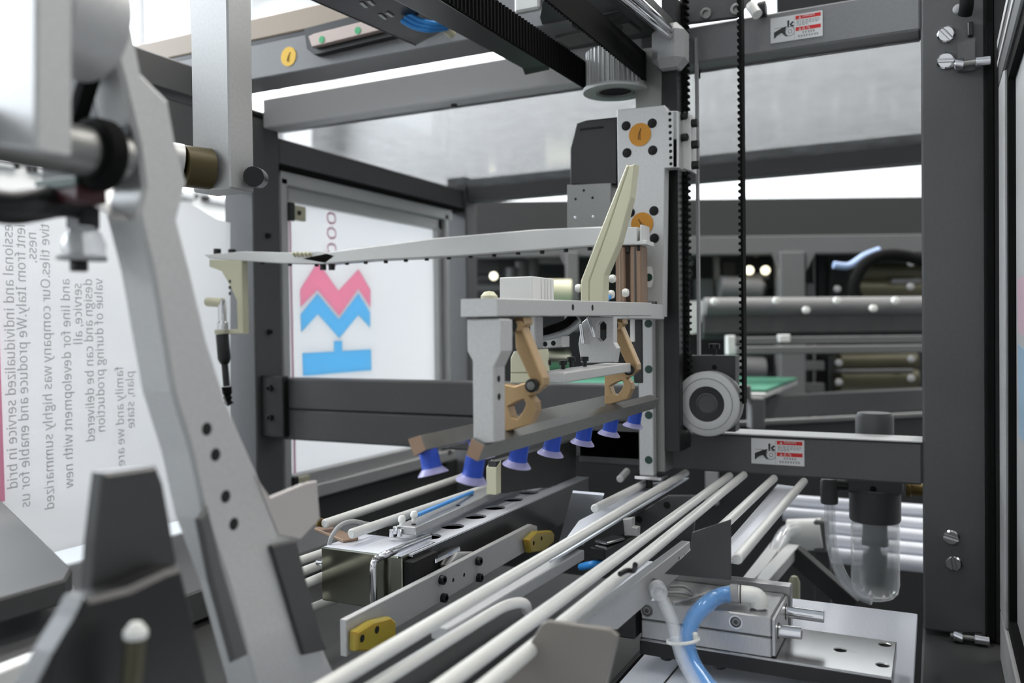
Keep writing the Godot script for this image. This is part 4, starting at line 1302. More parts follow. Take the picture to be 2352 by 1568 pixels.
	t = thing("elbow_fitting", "small elbow air fitting on the hanging bracket", "fitting", Vector3(-1.1698, 1.3344, -1.1600))
	st = begin()
	rod(st, Vector3(-1.2026, 1.3567, -1.1620), Vector3(-1.1639, 1.3542, -1.1620), 0.0085, 16)
	put(st, "collar", M.cream, t)
	st = begin()
	lathe(st, Vector3(-1.1660, 1.3058, -1.1620), Vector3.UP, [[0.0, 0.0], [0.010, 0.0], [0.010, 0.012], [0.0075, 0.014], [0.0075, 0.05], [0.006, 0.054], [0.0, 0.055]], 16)
	put(st, "body", M.chrome, t)
	t = thing("spring_plunger", "black spring plunger hanging under the elbow fitting", "plunger", Vector3(-1.1622, 1.2310, -1.1640))
	st = begin()
	lathe(st, Vector3(-1.1693, 1.2963, -1.1640), Vector3(-1.1588, 1.1874, -1.1640) - Vector3(-1.1693, 1.2963, -1.1640), [[0.0, 0.0], [0.0115, 0.0], [0.0115, 0.045], [0.008, 0.053], [0.006, 0.055], [0.006, 0.095], [0.0, 0.095]], 18)
	put(st, "barrel", M.black_paint, t)
	st = begin()
	lathe(st, Vector3(-1.1607, 1.2008, -1.1640), Vector3(0.08, -1, 0), [[0.0, 0.0], [0.009, 0.0], [0.009, 0.012], [0.006, 0.016], [0.009, 0.02], [0.006, 0.025], [0.011, 0.03], [0.0, 0.036]], 16)
	put(st, "rubber_tip", M.rubber, t)
	# tan actuators under the clevis
	for k in 2:
		var x0: float = [1412.0, 1446.0][k]
		t = thing("slim_actuator", ["left tan extruded actuator under the duct's right end", "right tan extruded actuator beside the lift rail"][k], "actuator", Vector3(-0.4014, 1.3397, -1.1850), "tan actuators")
		st = begin()
		var a: Vector3 = [Vector3(-0.4168, 1.4183, -1.1800), Vector3(-0.3950, 1.4184, -1.1800)][k]
		var b: Vector3 = [Vector3(-0.4023, 1.3352, -1.1800), Vector3(-0.3775, 1.3334, -1.1800)][k]
		box(st, Vector3(a.x, b.y, -1.21), Vector3(b.x, a.y, -1.18), 0.002)
		put(st, "extrusion", M.tan_anodized, t)
		st = begin()
		box(st, Vector3(lerpf(a.x, b.x, 0.4), b.y, -1.1805), Vector3(lerpf(a.x, b.x, 0.55), a.y, -1.1792), 0.0)
		put(st, "groove", M.beige if k == 0 else M.dark_steel, t)
	t = thing("actuator_cap", "black end cap plates above the tan actuators", "cap", Vector3(-0.3957, 1.4199, -1.1900))
	st = begin()
	box(st, Vector3(-0.4019, 1.4190, -1.1830), Vector3(-0.3961, 1.4086, -1.1830) + Vector3(0, 0, -0.02), 0.001)
	box(st, Vector3(-0.3842, 1.4184, -1.1790), Vector3(-0.3791, 1.4100, -1.1790) + Vector3(0, 0, -0.02), 0.001)
	put(st, "cap", M.black_oxide, t)


# ---------------------------------------------------------------- the gripper arm with its suction bars
func suction_cup(a: Vector3, dir: Vector3, label: String, group: String) -> Node3D:
	var t := thing("suction_cup", label, "suction cup", a, group)
	var st := begin()
	lathe(st, a - dir * 0.002, dir, [[0.0, 0.0], [0.0086, 0.0], [0.0088, 0.010], [0.0090, 0.0155], [0.0102, 0.0185], [0.0116, 0.0200], [0.0, 0.0200]], 26)
	put(st, "blue_body", M.blue_silicone, t)
	st = begin()
	lathe(st, a - dir * 0.002, dir, [[0.0096, 0.0170], [0.0138, 0.0215], [0.0142, 0.0226], [0.0130, 0.0226], [0.009, 0.0205]], 30)
	put(st, "clear_lip", M.clear_silicone, t)
	return t


func linkage(pos: Vector3, by: Vector3, label: String) -> Node3D:
	var z := -0.70
	var t := thing("bronze_linkage", label, "linkage", pos, "bronze gripper linkages")
	var st := begin()
	prism(st, [Vector3(-0.3450, 1.3015, -0.7000), Vector3(-0.3410, 1.3054, -0.7000), Vector3(-0.3371, 1.3014, -0.7000), Vector3(-0.3172, 1.2558, -0.7000), Vector3(-0.3169, 1.2495, -0.7000), Vector3(-0.3217, 1.2451, -0.7000), Vector3(-0.3277, 1.2493, -0.7000), Vector3(-0.3440, 1.2824, -0.7000)], Vector3(0, 0, -0.016), [], 0.0012)
	put(st, "upper_link", M.bronze, t)
	st = begin()
	prism(st, [Vector3(-0.3591, 1.2499, -0.7000), Vector3(-0.3457, 1.2478, -0.7000), Vector3(-0.3320, 1.2524, -0.7000), Vector3(-0.3268, 1.2541, -0.7000), Vector3(-0.3216, 1.2510, -0.7000), Vector3(-0.3212, 1.2463, -0.7000), Vector3(-0.3247, 1.2423, -0.7000), Vector3(-0.3304, 1.2394, -0.7000), Vector3(-0.3253, 1.2336, -0.7000), Vector3(-0.3245, 1.2258, -0.7000), Vector3(-0.3303, 1.2137, -0.7000), Vector3(-0.3520, 1.2064, -0.7000), Vector3(-0.3597, 1.2061, -0.7000)], Vector3(0, 0, -0.014),
		[[Vector3(-0.3526, 1.2288, -0.7000), Vector3(-0.3446, 1.2335, -0.7000), Vector3(-0.3366, 1.2361, -0.7000), Vector3(-0.3344, 1.2318, -0.7000), Vector3(-0.3372, 1.2253, -0.7000), Vector3(-0.3430, 1.2180, -0.7000), Vector3(-0.3492, 1.2194, -0.7000)]], 0.001)
	put(st, "lower_link", M.bronze, t)
	st = begin()
	var c := Vector3(-0.3264, 1.2490, -0.7000)
	lathe(st, c, Vector3.BACK, [[0.0, 0.0], [0.0062, 0.0], [0.0062, 0.005], [0.0040, 0.0055], [0.0036, 0.0052]], 24)
	put(st, "retaining_ring", M.black_oxide, t)
	st = begin()
	lathe(st, c, Vector3.BACK, [[0.0038, 0.0], [0.0038, 0.0058], [0.0, 0.0062]], 20)
	put(st, "pivot_pin", M.dull_steel, t)
	st = begin()
	rod(st, Vector3(-0.3425, 1.3031, -0.7030), Vector3(-0.3508, 1.3031, -0.7200), 0.0068)
	rod(st, Vector3(-0.3381, 1.3030, -0.6940), Vector3(-0.3425, 1.3031, -0.7030), 0.005)
	put(st, "upper_joint", M.bronze, t)
	st = begin()
	rod(st, Vector3(-0.3430, 1.3031, -0.6880), Vector3(-0.3550, 1.3032, -0.7120), 0.0062)
	put(st, "black_knob", M.black_oxide, t)
	st = begin()
	prism(st, [Vector3(-0.3454, 1.3111, -0.7000), Vector3(-0.3348, 1.3109, -0.7000), Vector3(-0.3340, 1.3053, -0.7000), Vector3(-0.3384, 1.3014, -0.7000), Vector3(-0.3446, 1.3047, -0.7000)], Vector3(0, 0, -0.018), [], 0.001)
	put(st, "hanger", M.bronze, t)
	t.position = pos + by
	return t


func build_gripper() -> void:
	# the arm itself
	var t := thing("gripper_arm", "pale square gripper arm running back to the lift carriage", "arm", Vector3(-0.3500, 1.3100, -0.8600))
	var st := begin()
	prism(st, [Vector3(-0.3300, 1.3264, -0.6387), Vector3(-0.3300, 1.3323, -1.0736), Vector3(-0.3300, 1.3154, -1.0731), Vector3(-0.3300, 1.3112, -0.6383)], Vector3(-0.036, 0, 0), [], 0.0008)
	put(st, "beam", M.anodized, t)
	for q in [Vector3(-0.3300, 1.3216, -0.8049), Vector3(-0.3300, 1.3221, -0.8601)]:
		st = begin()
		lathe(st, q, Vector3.RIGHT, [[0.0, 0.0], [0.0034, 0.0], [0.0, 0.0004]], 16)
		put(st, "hole", M.hole, t)
	st = begin()
	box(st, Vector3(-0.4020, 1.3120, -1.2400), Vector3(-0.3620, 1.3340, -1.0760), 0.001)
	put(st, "root_block", M.anodized, t)
	st = begin()
	prism(st, [Vector3(-0.3619, 1.3090, -0.6420), Vector3(-0.3320, 1.3093, -0.6420), Vector3(-0.3287, 1.3078, -0.6420), Vector3(-0.3290, 1.2817, -0.6420), Vector3(-0.3366, 1.2676, -0.6420), Vector3(-0.3371, 1.2040, -0.6420), Vector3(-0.3569, 1.2015, -0.6420), Vector3(-0.3568, 1.2734, -0.6420), Vector3(-0.3619, 1.2816, -0.6420)], Vector3(0, 0, -0.022), [], 0.0008)
	var leg := put(st, "hanging_leg", M.anodized, t)
	for q in [Vector3(-0.3370, 1.2576, -0.6497), Vector3(-0.3370, 1.2422, -0.6501)]:
		st = begin()
		lathe(st, q + Vector3(0.0005, 0, -0.002), Vector3.RIGHT, [[0.0, 0.0], [0.003, 0.0], [0.0, 0.0004]], 14)
		put(st, "hole", M.hole, leg)
	# suction bars
	for k in 2:
		t = thing("suction_bar", ["front tilted square suction bar with the long row of blue cups", "rear tilted suction bar with a tan end, behind the hanging leg"][k], "bar", Vector3(-0.36 if k == 0 else -0.4, 1.1800, -0.6400))
		var z := -0.636
		var end := [Vector3(-0.3548, 1.2072, -0.6360), Vector3(-0.3431, 1.2018, -0.6360), Vector3(-0.3489, 1.1883, -0.6360), Vector3(-0.3597, 1.1928, -0.6360)] if k == 0 else [Vector3(-0.4188, 1.2038, -0.6360), Vector3(-0.4069, 1.2078, -0.6360), Vector3(-0.4012, 1.1950, -0.6360), Vector3(-0.4126, 1.1891, -0.6360)]
		st = begin()
		prism(st, end, Vector3(0, 0, -0.51), [], 0.0006)
		put(st, "square_tube", M.dull_steel, t)
		st = begin()
		prism(st, end, Vector3(0, 0, 0.0015))
		put(st, "end_face", M.tan_anodized, t)
	var ordinal := ["blue suction cup at the near end of the front bar", "second blue suction cup along the front bar", "third blue suction cup along the front bar", "fourth blue suction cup along the front bar", "fifth blue suction cup along the front bar", "blue suction cup at the far end of the front bar"]
	var first := suction_cup(Vector3(-0.3611, 1.1873, -0.6530), Vector3(-0.2, -0.97, 0).normalized(), ordinal[0], "blue cups on the front suction bar")
	var dz := [0.0, 0.090, 0.171, 0.262, 0.351, 0.446]
	for k in range(1, 6):
		again(first, Vector3(0, 0, -dz[k]), ordinal[k])
	first = suction_cup(Vector3(-0.4092, 1.1908, -0.6530), Vector3(0.24, -0.97, 0).normalized(), "lone blue suction cup at the near end of the rear bar", "blue cups on the rear suction bar")
	again(first, Vector3(0, 0, -0.090), "second blue suction cup on the rear bar, half hidden by the hanging leg")
	again(first, Vector3(0, 0, -0.262), "blue suction cup halfway along the rear bar, behind the front cups")
	# linkages
	linkage(Vector3(-0.3300, 1.2000, -0.7000), Vector3.ZERO, "near bronze double linkage with a black-ringed pivot, beside the hanging leg")
	linkage(Vector3(-0.3300, 1.2000, -0.7000), Vector3(-0.006, 0, -0.29), "far bronze double linkage, beside the lift rail")
	# linking bar and its bits
	t = thing("link_bar", "pale flat bar with black screws between the two bronze linkages", "bar", Vector3(-0.3400, 1.2400, -0.8600))
	st = begin()
	bar(st, Vector3(-0.3450, 1.2514, -0.7781), Vector3(-0.3450, 1.2526, -0.9837), 0.032, 0.0105)
	put(st, "bar", M.anodized, t)
	for q in [Vector3(-0.3550, 1.2632, -0.7955), Vector3(-0.3550, 1.2614, -0.8363), Vector3(-0.3500, 1.2647, -0.8472), Vector3(-0.3500, 1.2637, -0.8864)]:
		st = begin()
		lathe(st, q + Vector3(0, -0.006, 0), Vector3.UP, [[0.0, 0.0], [0.0025, 0.0], [0.0025, 0.006], [0.0045, 0.006], [0.0045, 0.011], [0.0, 0.011]], 14)
		put(st, "cap_screw", M.black_oxide, t)
	t = thing("slotted_bracket", "pale slotted bracket under the gripper arm near the lift rail", "bracket", Vector3(-0.3500, 1.2590, -0.9300))
	st = begin()
	prism(st, [Vector3(-0.3618, 1.3136, -0.9300), Vector3(-0.3308, 1.3131, -0.9300), Vector3(-0.3311, 1.2836, -0.9300), Vector3(-0.3270, 1.2767, -0.9300), Vector3(-0.3298, 1.2607, -0.9300), Vector3(-0.3634, 1.2594, -0.9300), Vector3(-0.3721, 1.2604, -0.9300), Vector3(-0.3752, 1.2818, -0.9300), Vector3(-0.3705, 1.3072, -0.9300)], Vector3(0, 0, -0.012),
		[[Vector3(-0.3516, 1.3044, -0.9300), Vector3(-0.3479, 1.3079, -0.9300), Vector3(-0.3436, 1.3078, -0.9300), Vector3(-0.3404, 1.3042, -0.9300), Vector3(-0.3406, 1.2887, -0.9300), Vector3(-0.3438, 1.2852, -0.9300), Vector3(-0.3481, 1.2852, -0.9300), Vector3(-0.3518, 1.2888, -0.9300)]], 0.001)
	put(st, "bracket", M.anodized, t)
	st = begin()
	box(st, Vector3(-0.3627, 1.3133, -0.9550), Vector3(-0.3480, 1.2976, -0.9550) + Vector3(0, 0, -0.01), 0.001)
	put(st, "black_stop", M.black_oxide, t)
	for a in [[Vector3(-0.3609, 1.3131, -0.9250), Vector3(-0.3526, 1.2893, -0.9250)], [Vector3(-0.3697, 1.3046, -0.9250), Vector3(-0.3666, 1.2818, -0.9250)]]:
		st = begin()
		rod(st, a[0], a[1], 0.0022, 10)
		put(st, "clear_rod", M.chrome, t)
	t = thing("hanging_block", "small grey block with two holes hanging under the gripper arm", "block", Vector3(-0.3686, 1.2838, -0.8300))
	st = begin()
	prism(st, [Vector3(-0.3844, 1.2852, -0.8300), Vector3(-0.3525, 1.2920, -0.8300), Vector3(-0.3526, 1.2805, -0.8300), Vector3(-0.3835, 1.2787, -0.8300)], Vector3(0, 0, -0.02), [], 0.001)
	put(st, "block", M.anodized, t)
	for q in [Vector3(-0.3727, 1.2838, -0.8300), Vector3(-0.3631, 1.2847, -0.8300)]:
		st = begin()
		lathe(st, q, Vector3.BACK, [[0.0, 0.0], [0.0028, 0.0], [0.0, 0.0005]], 14)
		put(st, "hole", M.hole, t)
	st = begin()
	box(st, Vector3(-0.3714, 1.3131, -0.7900), Vector3(-0.3655, 1.2802, -0.7900) + Vector3(0, 0, -0.02), 0.001)
	put(st, "hanger", M.anodized, t)
	t = thing("air_hose", "black and clear air hoses looping under the gripper arm", "hose", Vector3(-0.3740, 1.2951, -0.8600))
	st = begin()
	tube(st, curve([Vector3(-0.3941, 1.2892, -0.8500), Vector3(-0.3808, 1.2966, -0.8600), Vector3(-0.3736, 1.3032, -0.8900), Vector3(-0.3681, 1.3120, -0.9000)]), 0.007, 12)
	put(st, "black_hose", M.rubber, t)
	for k in 2:
		st = begin()
		tube(st, curve([Vector3(-0.3895, 1.2855, -0.8400), Vector3(-0.3733, 1.2891, -0.8500), Vector3(-0.3668, 1.2963, -0.8800), Vector3(-0.3617, 1.3070, -0.9000)]).map(func(v: Vector3) -> Vector3: return v + Vector3(0, 0.0025, 0) * k), 0.0032, 8)
		put(st, "clear_hose", M.clear_plastic, t)
	t = thing("valve_body", "pale boxy valve body behind the near bronze linkage", "valve", Vector3(-0.3749, 1.2457, -0.7700))
	st = begin()
	prism(st, [Vector3(-0.3843, 1.2710, -0.7700), Vector3(-0.3803, 1.2780, -0.7700), Vector3(-0.3534, 1.2798, -0.7700), Vector3(-0.3517, 1.2569, -0.7700), Vector3(-0.3845, 1.2561, -0.7700)], Vector3(0, 0, -0.025), [], 0.001)
	put(st, "upper_half", M.cream, t)
	st = begin()
	prism(st, [Vector3(-0.3845, 1.2557, -0.7700), Vector3(-0.3517, 1.2565, -0.7700), Vector3(-0.3519, 1.2466, -0.7700), Vector3(-0.3846, 1.2456, -0.7700)], Vector3(0, 0, -0.025), [], 0.001)
	put(st, "lower_half", M.cream, t)
	t = thing("manifold_block", "pale ribbed manifold block standing on the gripper arm", "manifold", Vector3(-0.3900, 1.3270, -0.8300))
	st = begin()
	for k in 5:
		var z0: float = [-0.822, -0.831, -0.838, -0.847, -0.856][k]
		var z1: float = [-0.80, -0.8235, -0.8325, -0.8395, -0.8485][k]
		st = begin()
		box(st, Vector3(-0.4110, 1.3280, z0), Vector3(-0.3730, 1.3545, z1), 0.0008)
		put(st, "rib" if k > 0 else "head", M.white_paint, t)
	st = begin()
	box(st, Vector3(-0.4050, 1.3280, -0.8530), Vector3(-0.3745, 1.3530, -0.8030), 0.0)
	put(st, "core", M.dark_grey, t)
	st = begin()
	box(st, Vector3(-0.4250, 1.3200, -0.9000), Vector3(-0.3660, 1.3280, -0.7600), 0.0008)
	put(st, "base", M.anodized, t)
	st = begin()
	lathe(st, Vector3(-0.4050, 1.3280, -0.7650), Vector3.UP, [[0.0, 0.0], [0.0085, 0.0], [0.0085, 0.006], [0.005, 0.010], [0.0, 0.011]], 18)
	put(st, "knob", M.cream, t)
	for a in [[Vector3(-0.4004, 1.3681, -1.1200), "upper white push fitting left of the tan actuators"], [Vector3(-0.3954, 1.3457, -1.1000), "lower white push fitting left of the tan actuators, on the blue hose end"], [Vector3(-0.4268, 1.3534, -1.0600), "lone white push fitting left of the cream bent bracket"], [Vector3(-0.3817, 1.3483, -1.1200), "white push fitting in front of the gap between the tan actuators"]]:
		st = begin()
		lathe(st, a[0] + Vector3(-0.004, 0, 0), Vector3.RIGHT, [[0.0, 0.0], [0.005, 0.001], [0.006, 0.004], [0.005, 0.008], [0.0, 0.01]], 12)
		tag(put(st, "push_fitting", M.white_plastic), a[1], "fitting", "white push fittings")
	st = begin()
	tube(st, curve([Vector3(-0.3954, 1.3445, -1.1000), Vector3(-0.3962, 1.3401, -1.0900), Vector3(-0.3987, 1.3370, -1.0800)]), 0.003, 8)
	tag(put(st, "air_hose", M.sky_blue_hose), "short blue air hose beside the foot of the tan actuators", "hose")
	t = thing("white_strip", "short white strip hanging behind the far bronze linkage", "strip", Vector3(-0.3822, 1.2974, -1.1500))
	fb(t, "strip", M.white_plastic, Vector3(-0.3853, 1.3146, -1.1500), Vector3(-0.3792, 1.2803, -1.1500), 0.004, 0.001)
	t = thing("guard_plate", "black guard plate behind the far bronze linkage", "plate", Vector3(-0.3925, 1.2699, -1.2000))
	fb(t, "plate", M.black_paint, Vector3(-0.3973, 1.3158, -1.2000), Vector3(-0.3837, 1.2191, -1.2000), 0.004, 0.001)


# ---------------------------------------------------------------- the roller deck
func roller(a: Vector3, b: Vector3, r: float, label: String, group := "white tubes of the roller deck") -> void:
	var st := begin()
	rod(st, a, b, r, 20, 0.0015)
	tag(put(st, "support_tube", M.roller_white), label, "tube", group)


func build_conveyor() -> void:
	var r := 0.0058
	roller(Vector3(-0.3620, 1.0655, -1.3550), Vector3(-0.3620, 1.0655, -0.3800), r, "long white tube nearest the amber-padded plate, running the length of the deck")
	roller(Vector3(-0.2920, 1.0655, -1.3550), Vector3(-0.2920, 1.0655, -0.3800), r, "long white tube passing beside the black hooked pin, left one of a close pair")
	roller(Vector3(-0.2699, 1.0684, -1.3550), Vector3(-0.2655, 1.0655, -0.4200), r, "long white tube right of a close pair, beside the flat pale guide bar")
	roller(Vector3(-0.2244, 1.0660, -1.3550), Vector3(-0.2260, 1.0655, -0.8750), r, "white tube disappearing behind the dark triangular plate")
	roller(Vector3(-0.1802, 1.0644, -1.3550), Vector3(-0.1810, 1.0655, -0.8700), r, "outermost white tube at the right of the deck, past the triangular plate")
	roller(Vector3(-0.4112, 1.0549, -1.3200), Vector3(-0.3985, 1.0655, -1.0394), r, "short white tube with a cut end below the lift rail")
	roller(Vector3(-0.4532, 1.0660, -1.3300), Vector3(-0.4443, 1.0635, -1.2700), r, "white tube stub in the dark opening beside the lift rail")
	roller(Vector3(-0.6682, 1.0655, -0.8267), Vector3(-0.6771, 1.0655, -1.1992), r, "white tube at the far left, behind the grey wire")
	roller(Vector3(-0.6068, 1.0655, -0.7982), Vector3(-0.5977, 1.0655, -1.1214), r, "second white tube from the left, in front of the grey wire loop")
	for k in 4:
		var a: Vector3 = [Vector3(-0.7268, 1.0100, -0.7514), Vector3(-0.6881, 1.0100, -0.7111), Vector3(-0.6493, 1.0100, -0.6706), Vector3(-0.6906, 0.9650, -0.7127)][k]
		var b: Vector3 = [Vector3(-0.7184, 1.0100, -0.9389), Vector3(-0.6862, 1.0100, -0.8965), Vector3(-0.6519, 1.0100, -0.8514), Vector3(-0.6676, 0.9650, -0.9175)][k]
		roller(a, b, 0.0056, ["topmost of the short white tubes left of the steel box", "second from top of the short white tubes left of the steel box", "third from top of the short white tubes left of the steel box", "lowest of the short white tubes left of the steel box"][k], "short white tubes left of the steel box")
	var t := thing("tube_clip", "brown angled clip holding the ends of the two left white tubes", "clip", Vector3(-0.6600, 1.0550, -0.8370))
	var st := begin()
	bar(st, Vector3(-0.6934, 1.0530, -0.8518), Vector3(-0.6205, 1.0530, -0.8161), 0.02, 0.004)
	put(st, "clip", M.tan_anodized, t)
	st = begin()
	bar(st, Vector3(-0.6772, 1.0600, -0.8311), Vector3(-0.6772, 1.0700, -0.8347), 0.004, 0.02)
	put(st, "lip", M.brass, t)
	t = thing("hooked_tube", "white tube with a bent hook end between the long tubes", "tube", Vector3(-0.3719, 1.0400, -0.6005))
	st = begin()
	tube(st, curve([Vector3(-0.3626, 1.0450, -0.4813), Vector3(-0.3612, 1.0450, -0.5700), Vector3(-0.3588, 1.0450, -0.6680), Vector3(-0.3566, 1.0450, -0.6979), Vector3(-0.3514, 1.0440, -0.7147), Vector3(-0.3513, 1.0380, -0.7295), Vector3(-0.3592, 1.0250, -0.7497)]), 0.0052, 14)
	put(st, "tube", M.roller_white, t)
	st = begin()
	bar(st, Vector3(-0.3745, 1.0380, -0.9191), Vector3(-0.3847, 1.0380, -0.6285), 0.018, 0.012)
	tag(put(st, "flat_bar", M.pale_grey), "flat grey bar lying under the long tube by the amber-padded plate", "bar")
	st = begin()
	prism(st, [Vector3(-0.4102, 1.0500, -1.3329), Vector3(-0.3700, 1.0500, -1.4024), Vector3(-0.3717, 1.0500, -0.8787), Vector3(-0.3740, 1.0500, -0.8384), Vector3(-0.4175, 1.0500, -1.0319)], Vector3(0, -0.0025, 0))
	tag(put(st, "deck_plate", M.table_steel), "bright steel deck plate between two white tubes below the lift rail", "plate")
	st = begin()
	prism(st, [Vector3(-0.2274, 1.0480, -1.4051), Vector3(-0.1915, 1.0480, -1.3958), Vector3(-0.1933, 1.0480, -0.9232), Vector3(-0.2185, 1.0480, -0.9312)], Vector3(0, -0.0025, 0))
	tag(put(st, "deck_plate", M.table_steel), "bright steel deck plate between the two outer right tubes", "plate")
	st = begin()
	prism(st, [Vector3(-0.4538, 1.0747, -1.1000), Vector3(-0.4075, 1.0745, -1.1000), Vector3(-0.5058, 0.9600, -1.2770), Vector3(-0.5570, 0.9600, -1.2992)], Vector3(0, -0.003, 0.002))
	tag(put(st, "chute_plate", M.table_steel), "slanted steel chute plate beyond the far amber pad", "plate")
	t = thing("support_plate", "dark grey upright support plate with two holes under the long tubes", "plate", Vector3(-0.3418, 1.0415, -1.1500))
	st = begin()
	prism(st, [Vector3(-0.3847, 1.0329, -1.1500), Vector3(-0.3342, 1.0676, -1.1500), Vector3(-0.2928, 1.0707, -1.1500), Vector3(-0.2993, 1.0094, -1.1500), Vector3(-0.3786, 1.0040, -1.1500)], Vector3(0, 0, -0.01), [], 0.001)
	put(st, "plate", M.dark_grey, t)
	for q in [Vector3(-0.3343, 1.0543, -1.1500), Vector3(-0.3746, 1.0307, -1.1500)]:
		st = begin()
		lathe(st, q, Vector3.BACK, [[0.0, 0.0], [0.005, 0.0], [0.0, 0.0005]], 14)
		put(st, "hole", M.hole, t)
	t = thing("cylinder_mount", "small pale bracket and black slide under the long tubes", "bracket", Vector3(-0.3586, 1.0318, -1.0500))
	st = begin()
	prism(st, [Vector3(-0.3677, 1.0504, -1.0600), Vector3(-0.3546, 1.0527, -1.0600), Vector3(-0.3548, 1.0413, -1.0600), Vector3(-0.3471, 1.0409, -1.0600), Vector3(-0.3478, 1.0295, -1.0600), Vector3(-0.3655, 1.0289, -1.0600)], Vector3(0, 0, -0.012), [], 0.001)
	put(st, "bracket", M.anodized, t)
	st = begin()
	bar(st, Vector3(-0.3694, 1.0150, -1.0997), Vector3(-0.3843, 1.0150, -1.0100), 0.022, 0.014)
	put(st, "slide", M.black_paint, t)
	st = begin()
	bar(st, Vector3(-0.3740, 1.0250, -1.0636), Vector3(-0.3863, 1.0250, -1.0281), 0.02, 0.004)
	put(st, "slide_plate", M.sheet_steel, t)
	t = thing("air_hose", "short blue air hose in the dark gap under the long tubes", "hose", Vector3(-0.3920, 1.0000, -1.0269))
	st = begin()
	tube(st, curve([Vector3(-0.4143, 0.9900, -1.0297), Vector3(-0.3927, 1.0000, -1.0132), Vector3(-0.3829, 1.0000, -1.0264), Vector3(-0.3791, 1.0000, -1.0602)]), 0.005, 10)
	put(st, "hose", M.sky_blue_hose, t)
	# the beds
	member("deck_shade", "dark sheet standing in for shade under the roller deck", "tray", Vector3(-1.2000, 0.8000, -1.3500), Vector3(-0.3450, 0.8800, -0.2500), M.shadow_grey)  # dark sheet put in for the shade below the tubes
	member("machine_bed", "dark grey machine bed at the lower right, under the wide front post", "bed", Vector3(-0.0190, 0.7000, -1.4600), Vector3(0.1200, 0.8530, -0.2500), M.dark_grey)
	t = thing("steel_table", "bright brushed steel table plate under the air cylinder", "table", Vector3(-0.1800, 0.0000, -0.7500))
	st = begin()
	box(st, Vector3(-0.2980, 0.9220, -1.2050), Vector3(-0.0220, 0.9300, -0.2500), 0.001)
	put(st, "top_plate", M.table_steel, t)
	st = begin()
	box(st, Vector3(-0.2950, 0.0000, -1.1900), Vector3(-0.0300, 0.9210, -0.3000), 0.002)
	put(st, "cabinet", M.shadow_grey, t)
	st = begin()
	bar(st, Vector3(-0.3017, 0.9302, -0.8309), Vector3(-0.3016, 0.9302, -1.0486), 0.002, 0.0006)
	bar(st, Vector3(-0.2554, 0.9302, -0.8235), Vector3(-0.2525, 0.9302, -0.9661), 0.002, 0.0006)
	put(st, "seam", M.dark_steel, t)
	# guide bar, triangular plate and brown cover on the right
	t = thing("guide_bar", "long pale guide bar running to the dark triangular plate", "bar", Vector3(-0.2700, 1.0000, -0.8600))
	st = begin()
	prism(st, [Vector3(-0.2660, 1.0425, -1.0117), Vector3(-0.2660, 1.0533, -0.6570), Vector3(-0.2660, 1.0197, -0.7516), Vector3(-0.2660, 1.0123, -1.0128)], Vector3(-0.011, 0, 0), [], 0.0008)
	put(st, "bar", M.anodized, t)
	for q in [Vector3(-0.2660, 1.0341, -0.9628), Vector3(-0.2660, 1.0321, -0.9856)]:
		st = begin()
		lathe(st, q, Vector3.RIGHT, [[0.0, 0.0], [0.0022, 0.0], [0.0, 0.0004]], 10)
		put(st, "hole", M.hole, t)
	st = begin()
	bar(st, Vector3(-0.3003, 1.0320, -0.9396), Vector3(-0.3032, 1.0320, -0.6669), 0.022, 0.004)
	put(st, "shelf", M.table_steel, t)
	t = thing("deflector_plate", "dark steel triangular deflector plate standing on the guide bar", "plate", Vector3(-0.2086, 1.0444, -0.8600))
	st = begin()
	prism(st, [Vector3(-0.1853, 1.1067, -0.8620), Vector3(-0.1854, 1.0457, -0.8620), Vector3(-0.2544, 1.0438, -0.8620), Vector3(-0.2267, 1.0721, -0.8620), Vector3(-0.2243, 1.0903, -0.8620)], Vector3(0, 0, -0.003), [], 0.0005)
	put(st, "plate", M.dark_steel, t)
	t = thing("hooked_pin", "small black hooked pin lying between the close pair of tubes", "pin", Vector3(-0.2740, 1.0600, -0.8215))
	st = begin()
	tube(st, curve([Vector3(-0.2564, 1.0780, -0.7306), Vector3(-0.2543, 1.0780, -0.7438), Vector3(-0.2485, 1.0780, -0.7464), Vector3(-0.2423, 1.0880, -0.7317)], 4), 0.0025, 8)
	put(st, "pin", M.black_oxide, t)
	t = thing("brown_cover", "brown-grey flat plastic cover in the lower middle foreground", "cover", Vector3(-0.2446, 1.0545, -0.5600))
	st = begin()
	prism(st, [Vector3(-0.2569, 1.0867, -0.5600), Vector3(-0.2524, 1.0898, -0.5600), Vector3(-0.2046, 1.0905, -0.5600), Vector3(-0.1992, 1.0865, -0.5600), Vector3(-0.2133, 1.0290, -0.5600), Vector3(-0.3018, 1.0121, -0.5600)], Vector3(0, -0.001, -0.006), [], 0.001)
	put(st, "cover", M.brown_cover, t)
	st = begin()
	fb(t, "support", M.shadow_grey, Vector3(-0.2833, 1.0258, -0.5670), Vector3(-0.2318, 0.9405, -0.5670), 0.012)



